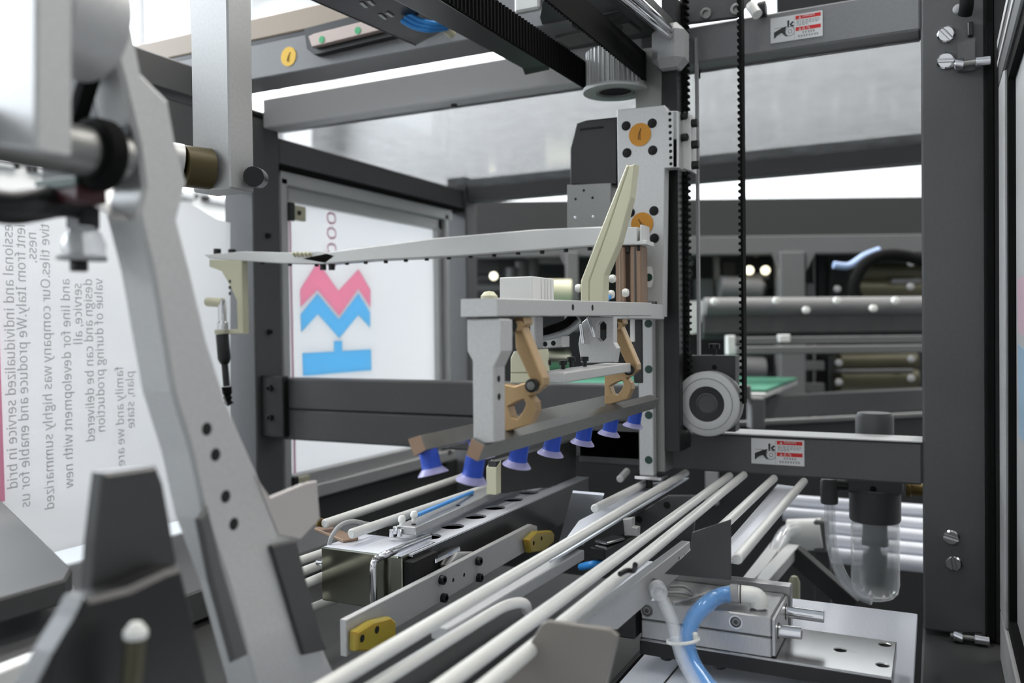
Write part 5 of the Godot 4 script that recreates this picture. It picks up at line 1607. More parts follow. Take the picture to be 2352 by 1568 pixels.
# ---------------------------------------------------------------- the pusher box, its perforated channel and the padded plate
func build_pusher() -> void:
	var t := thing("pusher_box", "folded stainless steel box at the front of the perforated channel", "box", Vector3(-0.5850, 0.9900, -0.8100))
	var st := begin()
	box(st, Vector3(-0.6400, 0.9880, -0.8600), Vector3(-0.5280, 1.0500, -0.7850), 0.0012)
	put(st, "shell", M.mirror_steel, t)
	st = begin()
	box(st, Vector3(-0.6370, 1.0498, -0.8550), Vector3(-0.5300, 1.0508, -0.7870), 0.0004)
	put(st, "lid", M.table_steel, t)
	st = begin()
	rod(st, Vector3(-0.6495, 1.0304, -0.7900), Vector3(-0.6400, 1.0310, -0.7900), 0.004)
	put(st, "side_screw", M.chrome, t)
	st = begin()
	box(st, Vector3(-0.5280, 0.9880, -0.8400), Vector3(-0.5150, 1.0450, -0.7880), 0.0005)
	put(st, "black_insert", M.hole, t)
	t = thing("perforated_channel", "long steel channel with a row of large round holes", "channel", Vector3(-0.5550, 1.0000, -1.0500))
	var holes := []
	for q in [Vector3(-0.5514, 1.0500, -0.8785), Vector3(-0.5525, 1.0500, -0.9366), Vector3(-0.5536, 1.0500, -0.9981), Vector3(-0.5560, 1.0500, -1.0593), Vector3(-0.5575, 1.0500, -1.1203), Vector3(-0.5591, 1.0500, -1.1777), Vector3(-0.5607, 1.0500, -1.2360)]:
		holes.append(circle(q, Vector3.RIGHT, Vector3.BACK, 0.0152, 24))
	st = begin()
	prism(st, [Vector3(-0.5880, 1.0500, -0.8000), Vector3(-0.5240, 1.0500, -0.8000), Vector3(-0.5240, 1.0500, -1.3400), Vector3(-0.5880, 1.0500, -1.3400)], Vector3(0, -0.0025, 0), holes)
	put(st, "perforated_top", M.table_steel, t)  # pale top stands in for the light it reflects
	st = begin()
	box(st, Vector3(-0.5265, 0.9950, -1.3400), Vector3(-0.5240, 1.0500, -0.8000), 0.0006)
	put(st, "web", M.dark_steel, t)  # same channel, sides darkened in colour for their shade
	st = begin()
	box(st, Vector3(-0.5880, 0.9950, -1.3400), Vector3(-0.5855, 1.0500, -0.8000), 0.0006)
	put(st, "web", M.dark_steel, t)
	st = begin()
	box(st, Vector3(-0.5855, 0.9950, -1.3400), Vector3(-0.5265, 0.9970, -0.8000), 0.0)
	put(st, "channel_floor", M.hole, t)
	for q in [Vector3(-0.5886, 1.0500, -1.2839), Vector3(-0.5848, 1.0500, -1.1938), Vector3(-0.5870, 1.0500, -1.3587)]:
		screw(t, q + Vector3(0.012, 0, 0), Vector3.UP, 0.004, 0.002, M.chrome)
	t = thing("sensor_strip", "narrow aluminium strip with small screws above the perforated channel", "strip", Vector3(-0.5705, 1.0650, -0.9918))
	st = begin()
	bar(st, Vector3(-0.5614, 1.0640, -0.8436), Vector3(-0.5837, 1.0640, -1.1919), 0.026, 0.010)
	put(st, "strip", M.milled, t)
	for q in [Vector3(-0.5569, 1.0690, -0.8537), Vector3(-0.5637, 1.0690, -0.9707), Vector3(-0.5735, 1.0690, -1.0853)]:
		st = begin()
		lathe(st, q, Vector3.UP, [[0.0, 0.0], [0.0028, 0.0], [0.0028, 0.001], [0.0, 0.001]], 10)
		put(st, "screw", M.black_oxide, t)
	st = begin()
	tube(st, curve([Vector3(-0.5592, 1.0780, -0.8621), Vector3(-0.5676, 1.0760, -0.9206), Vector3(-0.5714, 1.0760, -0.9762), Vector3(-0.5839, 1.0720, -1.0461)], 5), 0.0028, 8)
	put(st, "blue_hose", M.sky_blue_hose, t)
	for q in [Vector3(-0.5589, 1.0780, -0.8319), Vector3(-0.5598, 1.0780, -0.8593)]:
		st = begin()
		lathe(st, q - Vector3(0, 0.006, 0), Vector3.UP, [[0.0, 0.0], [0.003, 0.0], [0.003, 0.004], [0.0045, 0.006], [0.0045, 0.009], [0.003, 0.012], [0.0, 0.0125]], 14)
		put(st, "white_tip", M.white_plastic, t)
	st = begin()
	for q in [Vector3(-0.5726, 1.0600, -0.8382), Vector3(-0.5676, 1.0570, -0.8399), Vector3(-0.5797, 1.0550, -0.8413), Vector3(-0.5673, 1.0570, -0.8637)]:
		rod(st, q, q + Vector3(0.0, 0.009, 0.0), 0.003, 10)
	put(st, "fittings", M.chrome, t)
	t = thing("grey_wire", "thin grey wire looping from the steel box to the white tips", "wire", Vector3(-0.6366, 1.0497, -0.7966))
	st = begin()
	tube(st, curve([Vector3(-0.6371, 1.0487, -0.7963), Vector3(-0.6343, 1.0598, -0.7979), Vector3(-0.6313, 1.0707, -0.8107), Vector3(-0.6236, 1.0729, -0.8257), Vector3(-0.6178, 1.0645, -0.8508), Vector3(-0.6104, 1.0598, -0.8767), Vector3(-0.6005, 1.0606, -0.8928)], 6), 0.0027, 8)
	put(st, "wire", M.pale_grey, t)
	t = thing("bent_rod", "bent chrome rod over the right side of the steel box", "handle", Vector3(-0.5574, 0.9994, -0.7720))
	st = begin()
	tube(st, curve([Vector3(-0.5574, 0.9969, -0.7720), Vector3(-0.5570, 1.0211, -0.7720), Vector3(-0.5567, 1.0405, -0.7720), Vector3(-0.5552, 1.0476, -0.7750), Vector3(-0.5358, 1.0570, -0.7647), Vector3(-0.5360, 1.0570, -0.8032), Vector3(-0.5349, 1.0570, -0.8521)], 6), 0.0042, 14)
	put(st, "rod", M.chrome, t)
	t = thing("slide_unit", "small bright slide unit between the channel and the padded plate", "block", Vector3(-0.5435, 1.0092, -0.8600))
	fb(t, "block", M.chrome, Vector3(-0.5544, 1.0168, -0.8600), Vector3(-0.5450, 0.9960, -0.8600), 0.02, 0.002)
	fb(t, "block", M.chrome, Vector3(-0.5535, 1.0171, -0.8800), Vector3(-0.5424, 1.0114, -0.8800), 0.03, 0.002)
	st = begin()
	bar(st, Vector3(-0.5150, 1.0367, -0.8291), Vector3(-0.5150, 1.0378, -0.8856), 0.007, 0.006)
	put(st, "rod", M.chrome, t)
	st = begin()
	prism(st, [Vector3(-0.5080, 1.0269, -0.8511), Vector3(-0.5080, 1.0367, -0.8735), Vector3(-0.5080, 1.0244, -0.9248), Vector3(-0.5080, 1.0126, -0.9246), Vector3(-0.5080, 1.0138, -0.8547)], Vector3(-0.012, 0, 0), [], 0.001)
	put(st, "carrier", M.anodized, t)
	# vertical cream-ended plate behind the channel
	t = thing("stop_plate", "dark polished stop plate with a cream end, beyond the perforated channel", "plate", Vector3(-0.5450, 1.0722, -1.0441))
	st = begin()
	prism(st, [Vector3(-0.5450, 1.1173, -1.0452), Vector3(-0.5450, 1.1119, -1.3388), Vector3(-0.5450, 1.0399, -1.3369), Vector3(-0.5450, 1.0722, -1.0441)], Vector3(-0.013, 0, 0), [], 0.0006)
	put(st, "plate", M.shadow_grey, t)
	st = begin()
	prism(st, [Vector3(-0.5445, 1.1091, -1.0440), Vector3(-0.5445, 1.1172, -1.0587), Vector3(-0.5445, 1.0717, -1.0576), Vector3(-0.5445, 1.0719, -1.0431)], Vector3(-0.016, 0, 0), [], 0.0006)
	put(st, "cream_end", M.cream, t)
	# the padded plate
	t = thing("padded_plate", "long aluminium push plate with two amber rubber pads", "plate", Vector3(-0.5000, 0.9900, -0.8500))
	st = begin()
	prism(st, [Vector3(-0.4985, 1.0279, -0.6466), Vector3(-0.4985, 1.0315, -1.0600), Vector3(-0.4985, 1.0255, -1.0770), Vector3(-0.4985, 0.9994, -1.0793), Vector3(-0.4985, 0.9950, -0.7923), Vector3(-0.4985, 0.9934, -0.6465)], Vector3(-0.0075, 0, 0), [], 0.0007)
	put(st, "plate", M.anodized, t)
	for k in 2:
		var outline: Array = [[Vector3(-0.4985, 1.0171, -0.6496), Vector3(-0.4985, 1.0188, -0.6772), Vector3(-0.4985, 1.0137, -0.7064), Vector3(-0.4985, 1.0065, -0.7153), Vector3(-0.4985, 0.9893, -0.7149), Vector3(-0.4985, 0.9916, -0.6710), Vector3(-0.4985, 0.9992, -0.6486)],
			[Vector3(-0.4985, 1.0187, -1.0266), Vector3(-0.4985, 1.0238, -1.0542), Vector3(-0.4985, 1.0137, -1.1064), Vector3(-0.4985, 1.0074, -1.1154), Vector3(-0.4985, 0.9956, -1.1120), Vector3(-0.4985, 0.9910, -1.0791), Vector3(-0.4985, 0.9989, -1.0356)]][k]
		st = begin()
		prism(st, outline, Vector3(0.010, 0, 0), [], 0.002)
		var pad := put(st, "amber_pad", M.amber, t)
		for q in [[Vector3(-0.4884, 1.0085, -0.6576), Vector3(-0.4884, 1.0091, -0.6816)], [Vector3(-0.4884, 1.0105, -1.0434), Vector3(-0.4884, 1.0113, -1.0691)]][k]:
			st = begin()
			lathe(st, q, Vector3.RIGHT, [[0.0, 0.0], [0.0038 if k == 0 else 0.003, 0.0], [0.0, 0.0004]], 14)
			put(st, "hole", M.hole, pad)
	for q in [Vector3(-0.4985, 1.0203, -0.8177), Vector3(-0.4985, 1.0201, -0.9029), Vector3(-0.4985, 0.9996, -0.9046), Vector3(-0.4985, 0.9992, -0.8210)]:
		screw(t, q, Vector3.RIGHT, 0.0052, 0.0055)
	for q in [Vector3(-0.4985, 1.0123, -0.8455), Vector3(-0.4985, 1.0117, -0.8708)]:
		st = begin()
		lathe(st, q, Vector3.RIGHT, [[0.0, 0.0], [0.0024, 0.0], [0.0, 0.0004]], 10)
		put(st, "tapped_hole", M.hole, t)


# ---------------------------------------------------------------- the air cylinder on its base plate
func build_cylinder() -> void:
	var t := thing("base_plate", "thick steel base plate with countersunk holes under the air cylinder", "plate", Vector3(-0.1600, 0.9480, -0.9300))
	var st := begin()
	var holes := []
	for q in [Vector3(-0.0899, 0.9650, -0.9363), Vector3(-0.0491, 0.9650, -0.9712), Vector3(-0.0485, 0.9650, -0.9113)]:
		holes.append(circle(q, Vector3.RIGHT, Vector3.BACK, 0.0058, 18))
	prism(st, [Vector3(-0.2880, 0.9650, -0.9850), Vector3(-0.0385, 0.9650, -0.9850), Vector3(-0.0385, 0.9650, -0.8820), Vector3(-0.2880, 0.9650, -0.8820)], Vector3(0, -0.017, 0), holes, 0.0008)
	put(st, "plate", M.sheet_steel, t)
	st = begin()
	box(st, Vector3(-0.2875, 0.9485, -0.8815), Vector3(-0.0390, 0.9625, -0.8812), 0.0)
	put(st, "black_edge", M.black_oxide, t)
	for q in [Vector3(-0.2620, 0.9480, -0.8950), Vector3(-0.2050, 0.9480, -0.8950), Vector3(-0.0600, 0.9480, -0.9600)]:
		st = begin()
		lathe(st, q, Vector3.DOWN, [[0.0, 0.0], [0.0068, 0.0], [0.0068, 0.005], [0.0055, 0.006], [0.0, 0.006]], 16)
		put(st, "screw_head", M.black_oxide, t)
	st = begin()
	for x in [-0.275, -0.14]:
		st = begin()
		box(st, Vector3(x, 0.9300, -0.9750), Vector3(x + 0.014, 0.9480, -0.9550), 0.001)
		put(st, "standoff", M.dull_steel, t)
	# body
	t = thing("air_cylinder", "square aluminium twin-rod air cylinder with socket screws", "cylinder", Vector3(-0.2200, 0.9650, -0.9250))
	st = begin()
	box(st, Vector3(-0.2865, 0.9860, -0.9680), Vector3(-0.1500, 1.0065, -0.8835), 0.0012)
	put(st, "body", M.milled, t)
	st = begin()
	box(st, Vector3(-0.2865, 0.9650, -0.9680), Vector3(-0.1500, 0.9847, -0.8835), 0.0012)
	put(st, "lower_body", M.milled, t)
	st = begin()
	box(st, Vector3(-0.2860, 0.9845, -0.9670), Vector3(-0.1510, 0.9865, -0.8846), 0.0)
	put(st, "groove", M.dark_steel, t)
	st = begin()
	box(st, Vector3(-0.2900, 0.9650, -0.9860), Vector3(-0.1440, 1.0145, -0.9720), 0.001)
	put(st, "back_plate", M.milled, t)
	st = begin()
	box(st, Vector3(-0.1500, 0.9665, -0.9670), Vector3(-0.1460, 1.0045, -0.8850), 0.0008)
	put(st, "end_cover", M.milled, t)
	for q in [Vector3(-0.2799, 0.9956, -0.8835), Vector3(-0.1854, 0.9968, -0.8835)]:
		st = begin()
		ring(st, q, Vector3.BACK, 0.0056, 0.0070, 0.0006, 24)
		put(st, "counterbore", M.chrome, t)
		st = begin()
		lathe(st, q, Vector3.BACK, [[0.0, 0.0], [0.0057, 0.0], [0.0, 0.0003]], 20)
		put(st, "recess", M.dark_steel, t)
		screw(t, q, Vector3.BACK, 0.0044, 0.0006, M.dull_steel, "socket_screw")
	st = begin()
	rod(st, Vector3(-0.1470, 0.9875, -0.9020), Vector3(-0.1230, 0.9884, -0.9020), 0.0062, 24)
	put(st, "piston_rod", M.chrome, t)
	st = begin()
	rod(st, Vector3(-0.1470, 0.9920, -0.9520), Vector3(-0.1070, 0.9920, -0.9520), 0.0062, 24)
	put(st, "piston_rod", M.chrome, t)
	for q in [Vector3(-0.1459, 0.9875, -0.9020), Vector3(-0.1459, 0.9920, -0.9520)]:
		st = begin()
		ring(st, q, Vector3.RIGHT, 0.0063, 0.0085, 0.0004, 22)
		put(st, "rod_seal", M.black_oxide, t)
	# black end block
	st = begin()
	box(st, Vector3(-0.3180, 0.9650, -0.9200), Vector3(-0.2905, 1.0030, -0.8750), 0.0015)
	tag(put(st, "end_block", M.black_paint), "black block at the left end of the air cylinder", "block")
	# fittings and hoses
	t = thing("elbow_fitting", "cloudy white elbow fitting on top of the air cylinder, with the blue hose", "fitting", Vector3(-0.1660, 1.0070, -0.9050))
	st = begin()
	rod(st, Vector3(-0.1660, 1.0065, -0.9050), Vector3(-0.1660, 1.0160, -0.9050), 0.0068, 18)
	put(st, "thread_collar", M.chrome, t)
	st = begin()
	tube(st, curve([Vector3(-0.1660, 1.0090, -0.9050), Vector3(-0.1665, 1.0150, -0.9050), Vector3(-0.1700, 1.0195, -0.9045), Vector3(-0.1880, 1.0205, -0.9020)], 5), 0.0092, 16)
	put(st, "body", M.white_plastic, t)
	st = begin()
	rod(st, Vector3(-0.1860, 1.0205, -0.9022), Vector3(-0.1940, 1.0200, -0.9010), 0.0100, 18)
	put(st, "release_collar", M.pale_grey, t)
	st = begin()
	ring(st, Vector3(-0.1835, 1.0205, -0.9025), Vector3(-1, 0, 0.15), 0.0090, 0.0098, 0.0012, 18)
	put(st, "black_ring", M.black_oxide, t)
	t = thing("blue_hose", "translucent blue air hose curling down from the elbow fitting", "hose", Vector3(-0.2000, 1.0200, -0.9000))
	st = begin()
	tube(st, curve([Vector3(-0.1900, 1.0203, -0.9015), Vector3(-0.2040, 1.0185, -0.8920), Vector3(-0.2102, 1.0183, -0.8603), Vector3(-0.2198, 1.0072, -0.8487), Vector3(-0.2240, 0.9929, -0.8407), Vector3(-0.2225, 0.9790, -0.8346), Vector3(-0.2143, 0.9668, -0.8262), Vector3(-0.2000, 0.9558, -0.8163), Vector3(-0.1872, 0.9474, -0.8114)], 7), 0.0086, 16, 0.0062)
	put(st, "hose", M.blue_clear, t)
	t = thing("clear_elbow", "clear elbow fitting at the left end of the air cylinder", "fitting", Vector3(-0.2750, 1.0070, -0.9000))
	st = begin()
	rod(st, Vector3(-0.2740, 1.0065, -0.9030), Vector3(-0.2740, 1.0200, -0.9030), 0.0068, 16)
	put(st, "thread_collar", M.chrome, t)
	st = begin()
	ring(st, Vector3(-0.2560, 1.0345, -0.8423), Vector3(-0.2560, 1.0345, -0.8423) - Vector3(-0.2664, 1.0366, -0.8628), 0.0055, 0.0088, 0.012, 20)
	put(st, "collar", M.bowl_plastic, t)
	st = begin()
	lathe(st, Vector3(-0.2646, 1.0327, -0.8614), Vector3(-0.2560, 1.0336, -0.8423) - Vector3(-0.2656, 1.0330, -0.8632), [[0.0, 0.0], [0.0055, 0.0], [0.0055, 0.014], [0.0, 0.014]], 14)
	put(st, "dark_mouth", M.dark_steel, t)
	t = thing("clear_hose", "clear air hose running down across the cylinder's front", "hose", Vector3(-0.2405, 1.0029, -0.8361))
	st = begin()
	tube(st, curve([Vector3(-0.2549, 1.0348, -0.8384), Vector3(-0.2469, 1.0221, -0.8355), Vector3(-0.2374, 1.0043, -0.8332), Vector3(-0.2315, 0.9868, -0.8291), Vector3(-0.2228, 0.9712, -0.8220), Vector3(-0.2083, 0.9559, -0.8122), Vector3(-0.1984, 0.9475, -0.8058)], 7), 0.0066, 14, 0.0042)
	put(st, "hose", M.clear_plastic, t)
	t = thing("zip_tie", "white zip tie binding the blue and clear hoses", "tie", Vector3(-0.2228, 0.9916, -0.8279))
	st = begin()
	var loop := []
	for i in 17:
		var an := TAU * i / 16
		loop.append(Vector3(-0.2278, 0.9871, -0.8365) + Vector3(cos(an) * 0.0155, cos(an) * 0.003, sin(an) * 0.0115))
	tube(st, loop, 0.0018, 6)
	put(st, "strap", M.white_plastic, t)
	st = begin()
	block(st, Transform3D(Basis(), Vector3(-0.2151, 0.9930, -0.8351)), Vector3(0.005, 0.009, 0.004), 0.0012)
	put(st, "head", M.white_plastic, t)
	t = thing("wire_bundle", "thin grey wires tied along the top of the air cylinder", "wire", Vector3(-0.2200, 1.0100, -0.9400))
	for k in 3:
		var a: Vector3 = [Vector3(-0.2659, 1.0120, -0.9259), Vector3(-0.2638, 1.0100, -0.9097), Vector3(-0.2505, 1.0090, -0.8799)][k]
		var b: Vector3 = [Vector3(-0.2480, 1.0140, -0.9232), Vector3(-0.2470, 1.0110, -0.9104), Vector3(-0.2381, 1.0100, -0.8949)][k]
		st = begin()
		tube(st, curve([a, b, Vector3(-0.2290, 1.0120, -0.9051), Vector3(-0.2139, 1.0180, -0.9106), Vector3(-0.1947, 1.0260, -0.9072)], 5), 0.0016, 6)
		put(st, "wire", M.pale_grey, t)


# ---------------------------------------------------------------- the filter with its clear bowl
func build_filter() -> void:
	var z := -1.475
	var c := Vector3(-0.0885, 0.9569, -1.4750)
	var t := thing("air_filter", "air filter with a clear bowl hanging behind the lower front beam", "filter", c)
	var y0 := Vector3(-0.0889, 0.8618, -1.4750).y
	var yb := Vector3(-0.0883, 0.9904, -1.4750).y
	var yt := Vector3(-0.0880, 1.0489, -1.4750).y
	var yc := Vector3(-0.0875, 1.1616, -1.4750).y
	var st := begin()
	lathe(st, Vector3(c.x, y0, z), Vector3.UP, [[0.0, 0.0], [0.018, 0.001], [0.028, 0.006], [0.034, 0.014], [0.0362, 0.026], [0.0362, yb - y0 + 0.012]], 36)
	put(st, "clear_bowl", M.bowl_plastic, t)
	st = begin()
	lathe(st, Vector3(c.x, yb, z), Vector3.UP, [[0.0, -0.002], [0.037, -0.002], [0.0385, 0.001], [0.0385, 0.048], [0.036, 0.05], [0.0, 0.05]], 36)
	put(st, "bowl_collar", M.frame_grey, t)
	st = begin()
	box(st, Vector3(c.x - 0.041, yb + 0.045, z - 0.03), Vector3(c.x + 0.041, yt + 0.03, z + 0.03), 0.004)
	put(st, "head", M.frame_grey, t)
	st = begin()
	lathe(st, Vector3(-0.0888, 1.0436, -1.4449), Vector3.BACK, [[0.0, 0.0], [0.005, 0.0], [0.0, 0.0005]], 14)
	put(st, "hole", M.hole, t)
	st = begin()
	lathe(st, Vector3(c.x, yt + 0.03, z), Vector3.UP, [[0.024, 0.0], [0.0285, 0.004], [0.0285, yc - yt - 0.038], [0.025, yc - yt - 0.031], [0.0, yc - yt - 0.03]], 30)
	put(st, "knob", M.frame_grey, t)
	st = begin()
	lathe(st, Vector3(c.x, y0 + 0.024, z), Vector3.UP, [[0.0, 0.0], [0.016, 0.0], [0.018, 0.004], [0.018, 0.050], [0.009, 0.056], [0.009, 0.062], [0.020, 0.064], [0.020, 0.074], [0.0, 0.074]], 26)
	put(st, "filter_element", M.gloss_black, t)
	st = begin()
	lathe(st, Vector3(c.x, y0 + 0.098, z), Vector3.UP, [[0.0, 0.0], [0.0185, 0.0], [0.0185, 0.04], [0.0, 0.04]], 26)
	put(st, "inner_tube", M.frame_grey, t)
	t = thing("push_elbow", "grey push-in elbow beside the filter head", "fitting", Vector3(-0.1542, 1.0365, -1.4500))
	st = begin()
	lathe(st, Vector3(-0.1544, 1.0148, -1.4500), Vector3.UP, [[0.0, 0.0], [0.0125, 0.0], [0.0135, 0.003], [0.0135, 0.036], [0.011, 0.04], [0.0, 0.041]], 20)
	put(st, "body", M.frame_grey, t)
	st = begin()
	rod(st, Vector3(-0.1511, 1.0455, -1.4520), Vector3(-0.1250, 1.0460, -1.4520), 0.0085, 16)
	put(st, "stem", M.black_paint, t)
	t = thing("drain_hose", "clear drain hose curving from the elbow to the filter bowl", "hose", Vector3(-0.1481, 0.9496, -1.4500))
	st = begin()
	tube(st, curve([Vector3(-0.1537, 1.0142, -1.4500), Vector3(-0.1526, 0.9666, -1.4500), Vector3(-0.1450, 0.9219, -1.4500), Vector3(-0.1281, 0.8895, -1.4480), Vector3(-0.1073, 0.8749, -1.4450), Vector3(-0.0907, 0.8704, -1.4420)], 7), 0.0085, 14, 0.0052)
	put(st, "hose", M.clear_plastic, t)
	t = thing("brass_valve", "brass valve at the right of the filter head", "valve", Vector3(-0.0320, 1.0404, -1.5000))
	st = begin()
	lathe(st, Vector3(-0.0434, 1.0381, -1.5000), Vector3.RIGHT, [[0.0, 0.0], [0.014, 0.0], [0.014, 0.006], [0.011, 0.008], [0.011, 0.03], [0.0, 0.03]], 6)
	put(st, "hex_body", M.brass, t)


# ---------------------------------------------------------------- the out-of-focus arm in the left foreground
func build_near_arm() -> void:
	var x := -0.43
	var t := thing("swing_arm", "big grey bent swing arm blurred in the left foreground", "arm", Vector3(-0.4300, 1.1292, -0.4796))
	var outline := [Vector3(-0.4300, 1.5027, -0.3410), Vector3(-0.4300, 1.5094, -0.3596), Vector3(-0.4300, 1.4902, -0.3601), Vector3(-0.4300, 1.4570, -0.3673), Vector3(-0.4300, 1.4454, -0.3874), Vector3(-0.4300, 1.4198, -0.3930), Vector3(-0.4300, 1.3962, -0.4010), Vector3(-0.4300, 1.3788, -0.3950), Vector3(-0.4300, 1.3716, -0.3927), Vector3(-0.4300, 1.3405, -0.4027), Vector3(-0.4300, 1.2953, -0.4157), Vector3(-0.4300, 1.2553, -0.4311), Vector3(-0.4300, 1.2335, -0.4419), Vector3(-0.4300, 1.1870, -0.4673), Vector3(-0.4300, 1.1629, -0.4859), Vector3(-0.4300, 1.1448, -0.5008), Vector3(-0.4300, 1.0514, -0.5298), Vector3(-0.4300, 1.0033, -0.5563), Vector3(-0.4300, 1.0350, -0.4596), Vector3(-0.4300, 1.1299, -0.4304), Vector3(-0.4300, 1.1782, -0.4110), Vector3(-0.4300, 1.2226, -0.4002), Vector3(-0.4300, 1.2629, -0.3863), Vector3(-0.4300, 1.3387, -0.3719), Vector3(-0.4300, 1.3722, -0.3624), Vector3(-0.4300, 1.3886, -0.3671), Vector3(-0.4300, 1.4142, -0.3632), Vector3(-0.4300, 1.4488, -0.3535), Vector3(-0.4300, 1.4785, -0.3434)]
	var st := begin()
	prism(st, outline, Vector3(-0.03, 0, 0), [], 0.0025)
	put(st, "arm_body", M.anodized, t)
	st = begin()
	prism(st, [Vector3(-0.4292, 1.1998, -0.4558), Vector3(-0.4292, 1.1810, -0.4716), Vector3(-0.4292, 1.1849, -0.5086), Vector3(-0.4292, 1.1844, -0.5234), Vector3(-0.4292, 1.1541, -0.5264), Vector3(-0.4292, 1.1431, -0.5028), Vector3(-0.4292, 1.1517, -0.4792)], Vector3(-0.004, 0, 0), [], 0.0008)
	put(st, "foot_tab", M.dusty_grey, t)
	for q in [Vector3(-0.4300, 1.2366, -0.4133), Vector3(-0.4300, 1.2187, -0.4205), Vector3(-0.4300, 1.1893, -0.4289), Vector3(-0.4300, 1.1692, -0.4360)]:
		st = begin()
		lathe(st, q, Vector3.RIGHT, [[0.0, 0.0], [0.0044, 0.0], [0.0, 0.0006]], 18)
		put(st, "hole", M.hole, t)
	st = begin()
	prism(st, [Vector3(-0.4300, 1.1471, -0.4682), Vector3(-0.4300, 1.1448, -0.4950), Vector3(-0.4300, 1.0662, -0.5212), Vector3(-0.4300, 1.0519, -0.5283), Vector3(-0.4300, 1.0570, -0.5018)], Vector3(0.004, 0, 0), [], 0.001)
	put(st, "inset_plate", M.dark_grey, t)
	st = begin()
	prism(st, [Vector3(-0.4300, 1.1806, -0.3993), Vector3(-0.4300, 1.1872, -0.4089), Vector3(-0.4300, 1.1441, -0.4209), Vector3(-0.4300, 1.0779, -0.4435), Vector3(-0.4300, 1.0776, -0.4273), Vector3(-0.4300, 1.1387, -0.4086)], Vector3(0.006, 0, 0), [], 0.0025)
	put(st, "rib", M.frame_grey, t)
	# widening of the arm round the shaft
	st = begin()
	prism(st, [Vector3(-0.4670, 1.3879, -0.3500), Vector3(-0.4676, 1.4680, -0.4000), Vector3(-0.4633, 1.3932, -0.4000), Vector3(-0.4465, 1.3672, -0.3800), Vector3(-0.4375, 1.3687, -0.3500), Vector3(-0.4575, 1.3779, -0.3500)], Vector3(0, 0, -0.02), [], 0.002)
	put(st, "hub_web", M.anodized, t)
	# shaft with its black seal
	t = thing("drive_shaft", "blurred steel shaft entering a black seal ring at the left", "shaft", Vector3(-0.4350, 1.4048, -0.3105))
	var c := Vector3(-0.4418, 1.4056, -0.3407)
	st = begin()
	rod(st, c + Vector3(0, 0, -0.02), c + Vector3(-0.002, 0.0, 0.16), 0.0145, 28, 0.001)
	put(st, "shaft", M.dull_steel, t)
	st = begin()
	lathe(st, c + Vector3(0, 0, -0.012), Vector3.BACK, [[0.0146, 0.010], [0.0146, 0.015], [0.017, 0.016], [0.0205, 0.014], [0.0212, 0.011], [0.0212, 0.004], [0.0, 0.004]], 32)
	put(st, "seal_ring", M.rubber, t)
	# round housing and light plate above it
	t = thing("bearing_housing", "blurred grey bearing housing with a dark bore, top left", "housing", Vector3(-0.4276, 1.4658, -0.3040))
	c = Vector3(-0.4307, 1.4776, -0.3027)
	st = begin()
	lathe(st, c, Vector3.BACK, [[0.018, -0.03], [0.034, -0.03], [0.034, 0.004], [0.031, 0.008], [0.020, 0.008], [0.018, 0.004], [0.018, -0.03]], 40)
	put(st, "housing", M.anodized, t)
	st = begin()
	lathe(st, c + Vector3(0, 0, -0.02), Vector3.BACK, [[0.0, 0.0], [0.0178, 0.0], [0.0178, 0.03], [0.013, 0.03], [0.012, 0.006], [0.0, 0.006]], 32)
	put(st, "bore", M.rubber, t)
	st = begin()
	prism(st, [Vector3(-0.4902, 1.4773, -0.3600), Vector3(-0.4524, 1.4715, -0.3600), Vector3(-0.4327, 1.4217, -0.3600), Vector3(-0.4506, 1.3919, -0.3600), Vector3(-0.5157, 1.3975, -0.3600), Vector3(-0.5148, 1.4727, -0.3600)], Vector3(0, 0, -0.012), [], 0.001)
	put(st, "dark_web", M.dark_grey, t)
	st = begin()
	bar(st, Vector3(-0.4398, 1.4679, -0.3450), Vector3(-0.4624, 1.4246, -0.3450), 0.010, 0.010, Vector3.BACK, 0.002)
	put(st, "strap", M.rubber, t)
	t = thing("upright_plate", "blurred pale upright plate at the top left edge", "plate", Vector3(-0.4041, 1.3917, -0.2698))
	st = begin()
	prism(st, [Vector3(-0.4362, 1.4786, -0.2700), Vector3(-0.3881, 1.4695, -0.2700), Vector3(-0.3905, 1.3899, -0.2700), Vector3(-0.4178, 1.3942, -0.2700), Vector3(-0.4388, 1.3997, -0.2700)], Vector3(0, 0, -0.02), [], 0.0015)
	put(st, "plate", M.anodized, t)
	# cable, coloured block and the sensor below the shaft
	t = thing("black_cable", "thick blurred black cable at the left edge under the shaft", "cable", Vector3(-0.4812, 1.3748, -0.3206))
	st = begin()
	tube(st, curve([Vector3(-0.4838, 1.3752, -0.2970), Vector3(-0.4760, 1.3731, -0.3120), Vector3(-0.4720, 1.3759, -0.3252), Vector3(-0.4790, 1.3809, -0.3441), Vector3(-0.4876, 1.3839, -0.3622)], 6), 0.0100, 14)
	put(st, "cable", M.black_paint, t)
	t = thing("switch_block", "small blurred green and dark red switch block", "switch", Vector3(-0.4611, 1.3855, -0.3308))
	st = begin()
	box(st, Vector3(-0.4867, 1.3929, -0.3350), Vector3(-0.4485, 1.3845, -0.3350) + Vector3(0, 0, -0.02), 0.001)
	put(st, "green_half", M.green_plug, t)
	st = begin()
	box(st, Vector3(-0.4876, 1.3877, -0.3350), Vector3(-0.4479, 1.3781, -0.3350) + Vector3(0, 0, -0.02), 0.001)
	put(st, "red_half", M.dark_red, t)
	t = thing("proximity_sensor", "blurred sensor with a clear hood, round flange and black knob", "sensor", Vector3(-0.4661, 1.3548, -0.3501))
	st = begin()
	box(st, Vector3(-0.4944, 1.3861, -0.3600), Vector3(-0.4786, 1.3658, -0.3600) + Vector3(0, 0, -0.015), 0.002)
	put(st, "stem", M.black_paint, t)
	st = begin()
